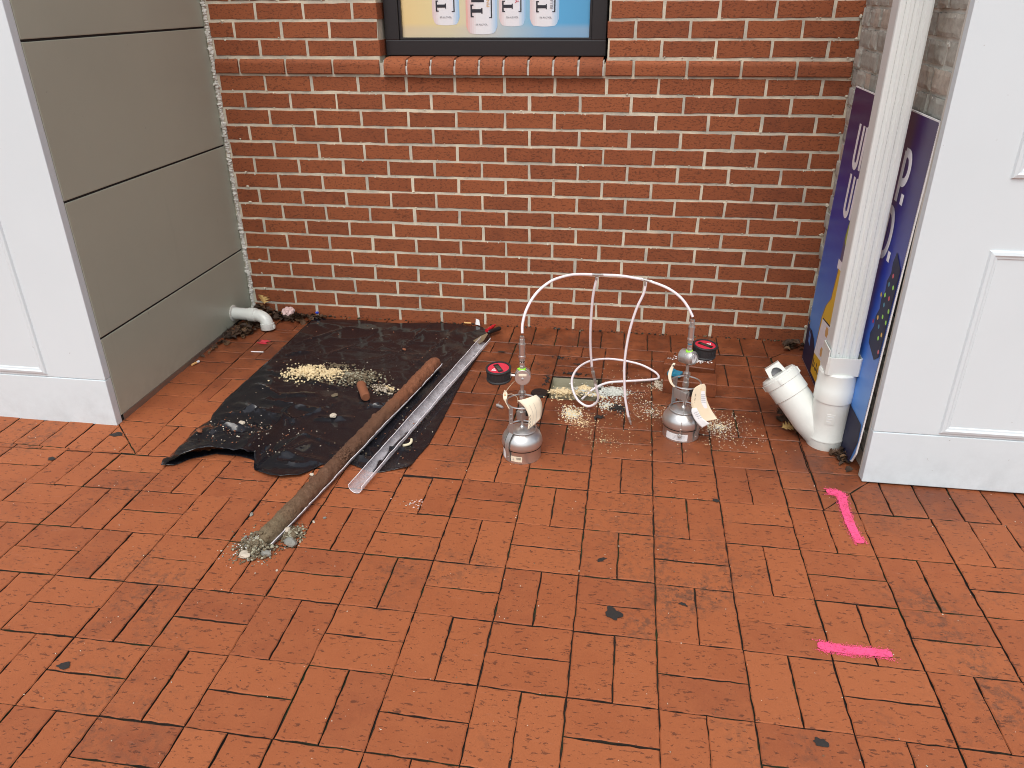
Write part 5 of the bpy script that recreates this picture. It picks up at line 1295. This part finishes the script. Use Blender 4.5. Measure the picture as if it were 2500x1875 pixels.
# ------------------------------------------------------------------ paint marks and gum
def paint(name, pts, wd_, mk, label, seed):
    pts = catmull([(a, b_, 0) for a, b_ in pts], 10); rr2 = random.Random(seed); mb = MB()
    Lf, Rt = [], []
    n_ = len(pts)
    for i, p in enumerate(pts):
        t_ = (pts[min(i+1, n_-1)]-pts[max(i-1, 0)]).normalized(); nn = Vector((-t_.y, t_.x, 0)); e = min(1, .55+min(i, n_-1-i)*.25)
        w1 = wd_*e*(1+.18*noise.noise(Vector((i*.3, seed, 0)))); w2 = wd_*e*(1+.18*noise.noise(Vector((i*.3, seed+9, 0))))
        for q, lst, s_ in ((w1, Lf, 1), (w2, Rt, -1)):
            v = p+nn*q*s_/2; lst.append((v.x, v.y, gz(v.x, v.y)+.0032))
    mb.add(Lf+Rt, [(i, n_+i, n_+i+1, i+1)[::-1] if False else (i, n_+i, n_+i+1, i+1) for i in range(n_-1)], mk)
    for _ in range(800):
        i = rr2.randrange(n_); p = pts[i]; t_ = (pts[min(i+1, n_-1)]-pts[max(i-1, 0)]).normalized(); nn = Vector((-t_.y, t_.x, 0))
        v = p+nn*rr2.choice((-1, 1))*(wd_*.5+abs(rr2.gauss(0, .0042)))+t_*rr2.gauss(0, .006); r_ = rr2.uniform(.0004, .0014)
        mb.lathe([(0, .0009), (r_, .0002)], mk, 6, Matrix.Translation((v.x, v.y, gz(v.x, v.y)+.002)), False)
    return tag(mb.build(name), label, 'paint mark')
paint('pink_paint_mark', [(2.196, -1.158), (2.222, -1.160), (2.238, -1.175), (2.233, -1.215), (2.231, -1.294), (2.234, -1.371), (2.240, -1.405)], .025, 'pink', 'pink sprayed line running away from the blue sign', 3)
paint('pink_paint_mark', [(2.045, -1.810), (2.08, -1.815), (2.113, -1.817), (2.16, -1.815), (2.212, -1.815)], .024, 'pink', 'pink sprayed line across the pavers nearest the viewer', 11)
paint('red_paint_spot', [(-.034, -.330), (-.019, -.332), (-.004, -.334)], .020, 'red', 'small red paint spot on the paving below the white elbow pipe', 5)
def gum(x, y, rx, ry, label, rot=0.):
    mb = MB(); vs = [(x, y, gz(x, y)+.0030)]; n_ = 26
    for q in range(n_):
        a = q/n_*2*math.pi; k_ = 1+.75*noise.noise(Vector((math.cos(a)*1.6+x*9, math.sin(a)*1.6, y*5))); u, v = rx*k_*math.cos(a), ry*k_*math.sin(a)
        px, py = x+u*math.cos(rot)-v*math.sin(rot), y+u*math.sin(rot)+v*math.cos(rot); vs.append((px, py, gz(px, py)+.0020))
    mb.add(vs, [(0, 1+q, 1+(q+1) % n_) for q in range(n_)], 'char', .5, True); return tag(mb.build('gum_spot'), label, 'gum spot', 'dark gum spots on the paving')
gum(1.561, -1.776, .016, .022, 'largest dark gum spot, in the middle of the near paving', .4)
gum(2.000, -2.083, .014, .010, 'dark spot near the bottom edge, in front of the near pink line')
gum(1.523, -1.575, .015, .006, 'narrow dark fleck between the largest gum spot and the left canister', .5)
gum(1.737, -1.718, .011, .005, 'small dark fleck right of the largest gum spot', -.4)
gum(1.855, -1.254, .010, .008, 'small dark blob on a joint in front of the right canister')
gum(.307, -2.124, .018, .011, 'dark grey blot near the left bottom of the paving')
gum(1.045, -.288, .016, .007, 'dark oval spot on the paving near the trowel')
gum(-.315, -1.325, .013, .010, 'dark soil clot on the paving in front of the left pier')
gum(-.192, -1.150, .022, .013, 'dark flat leaf stain at the corner of the left pier')
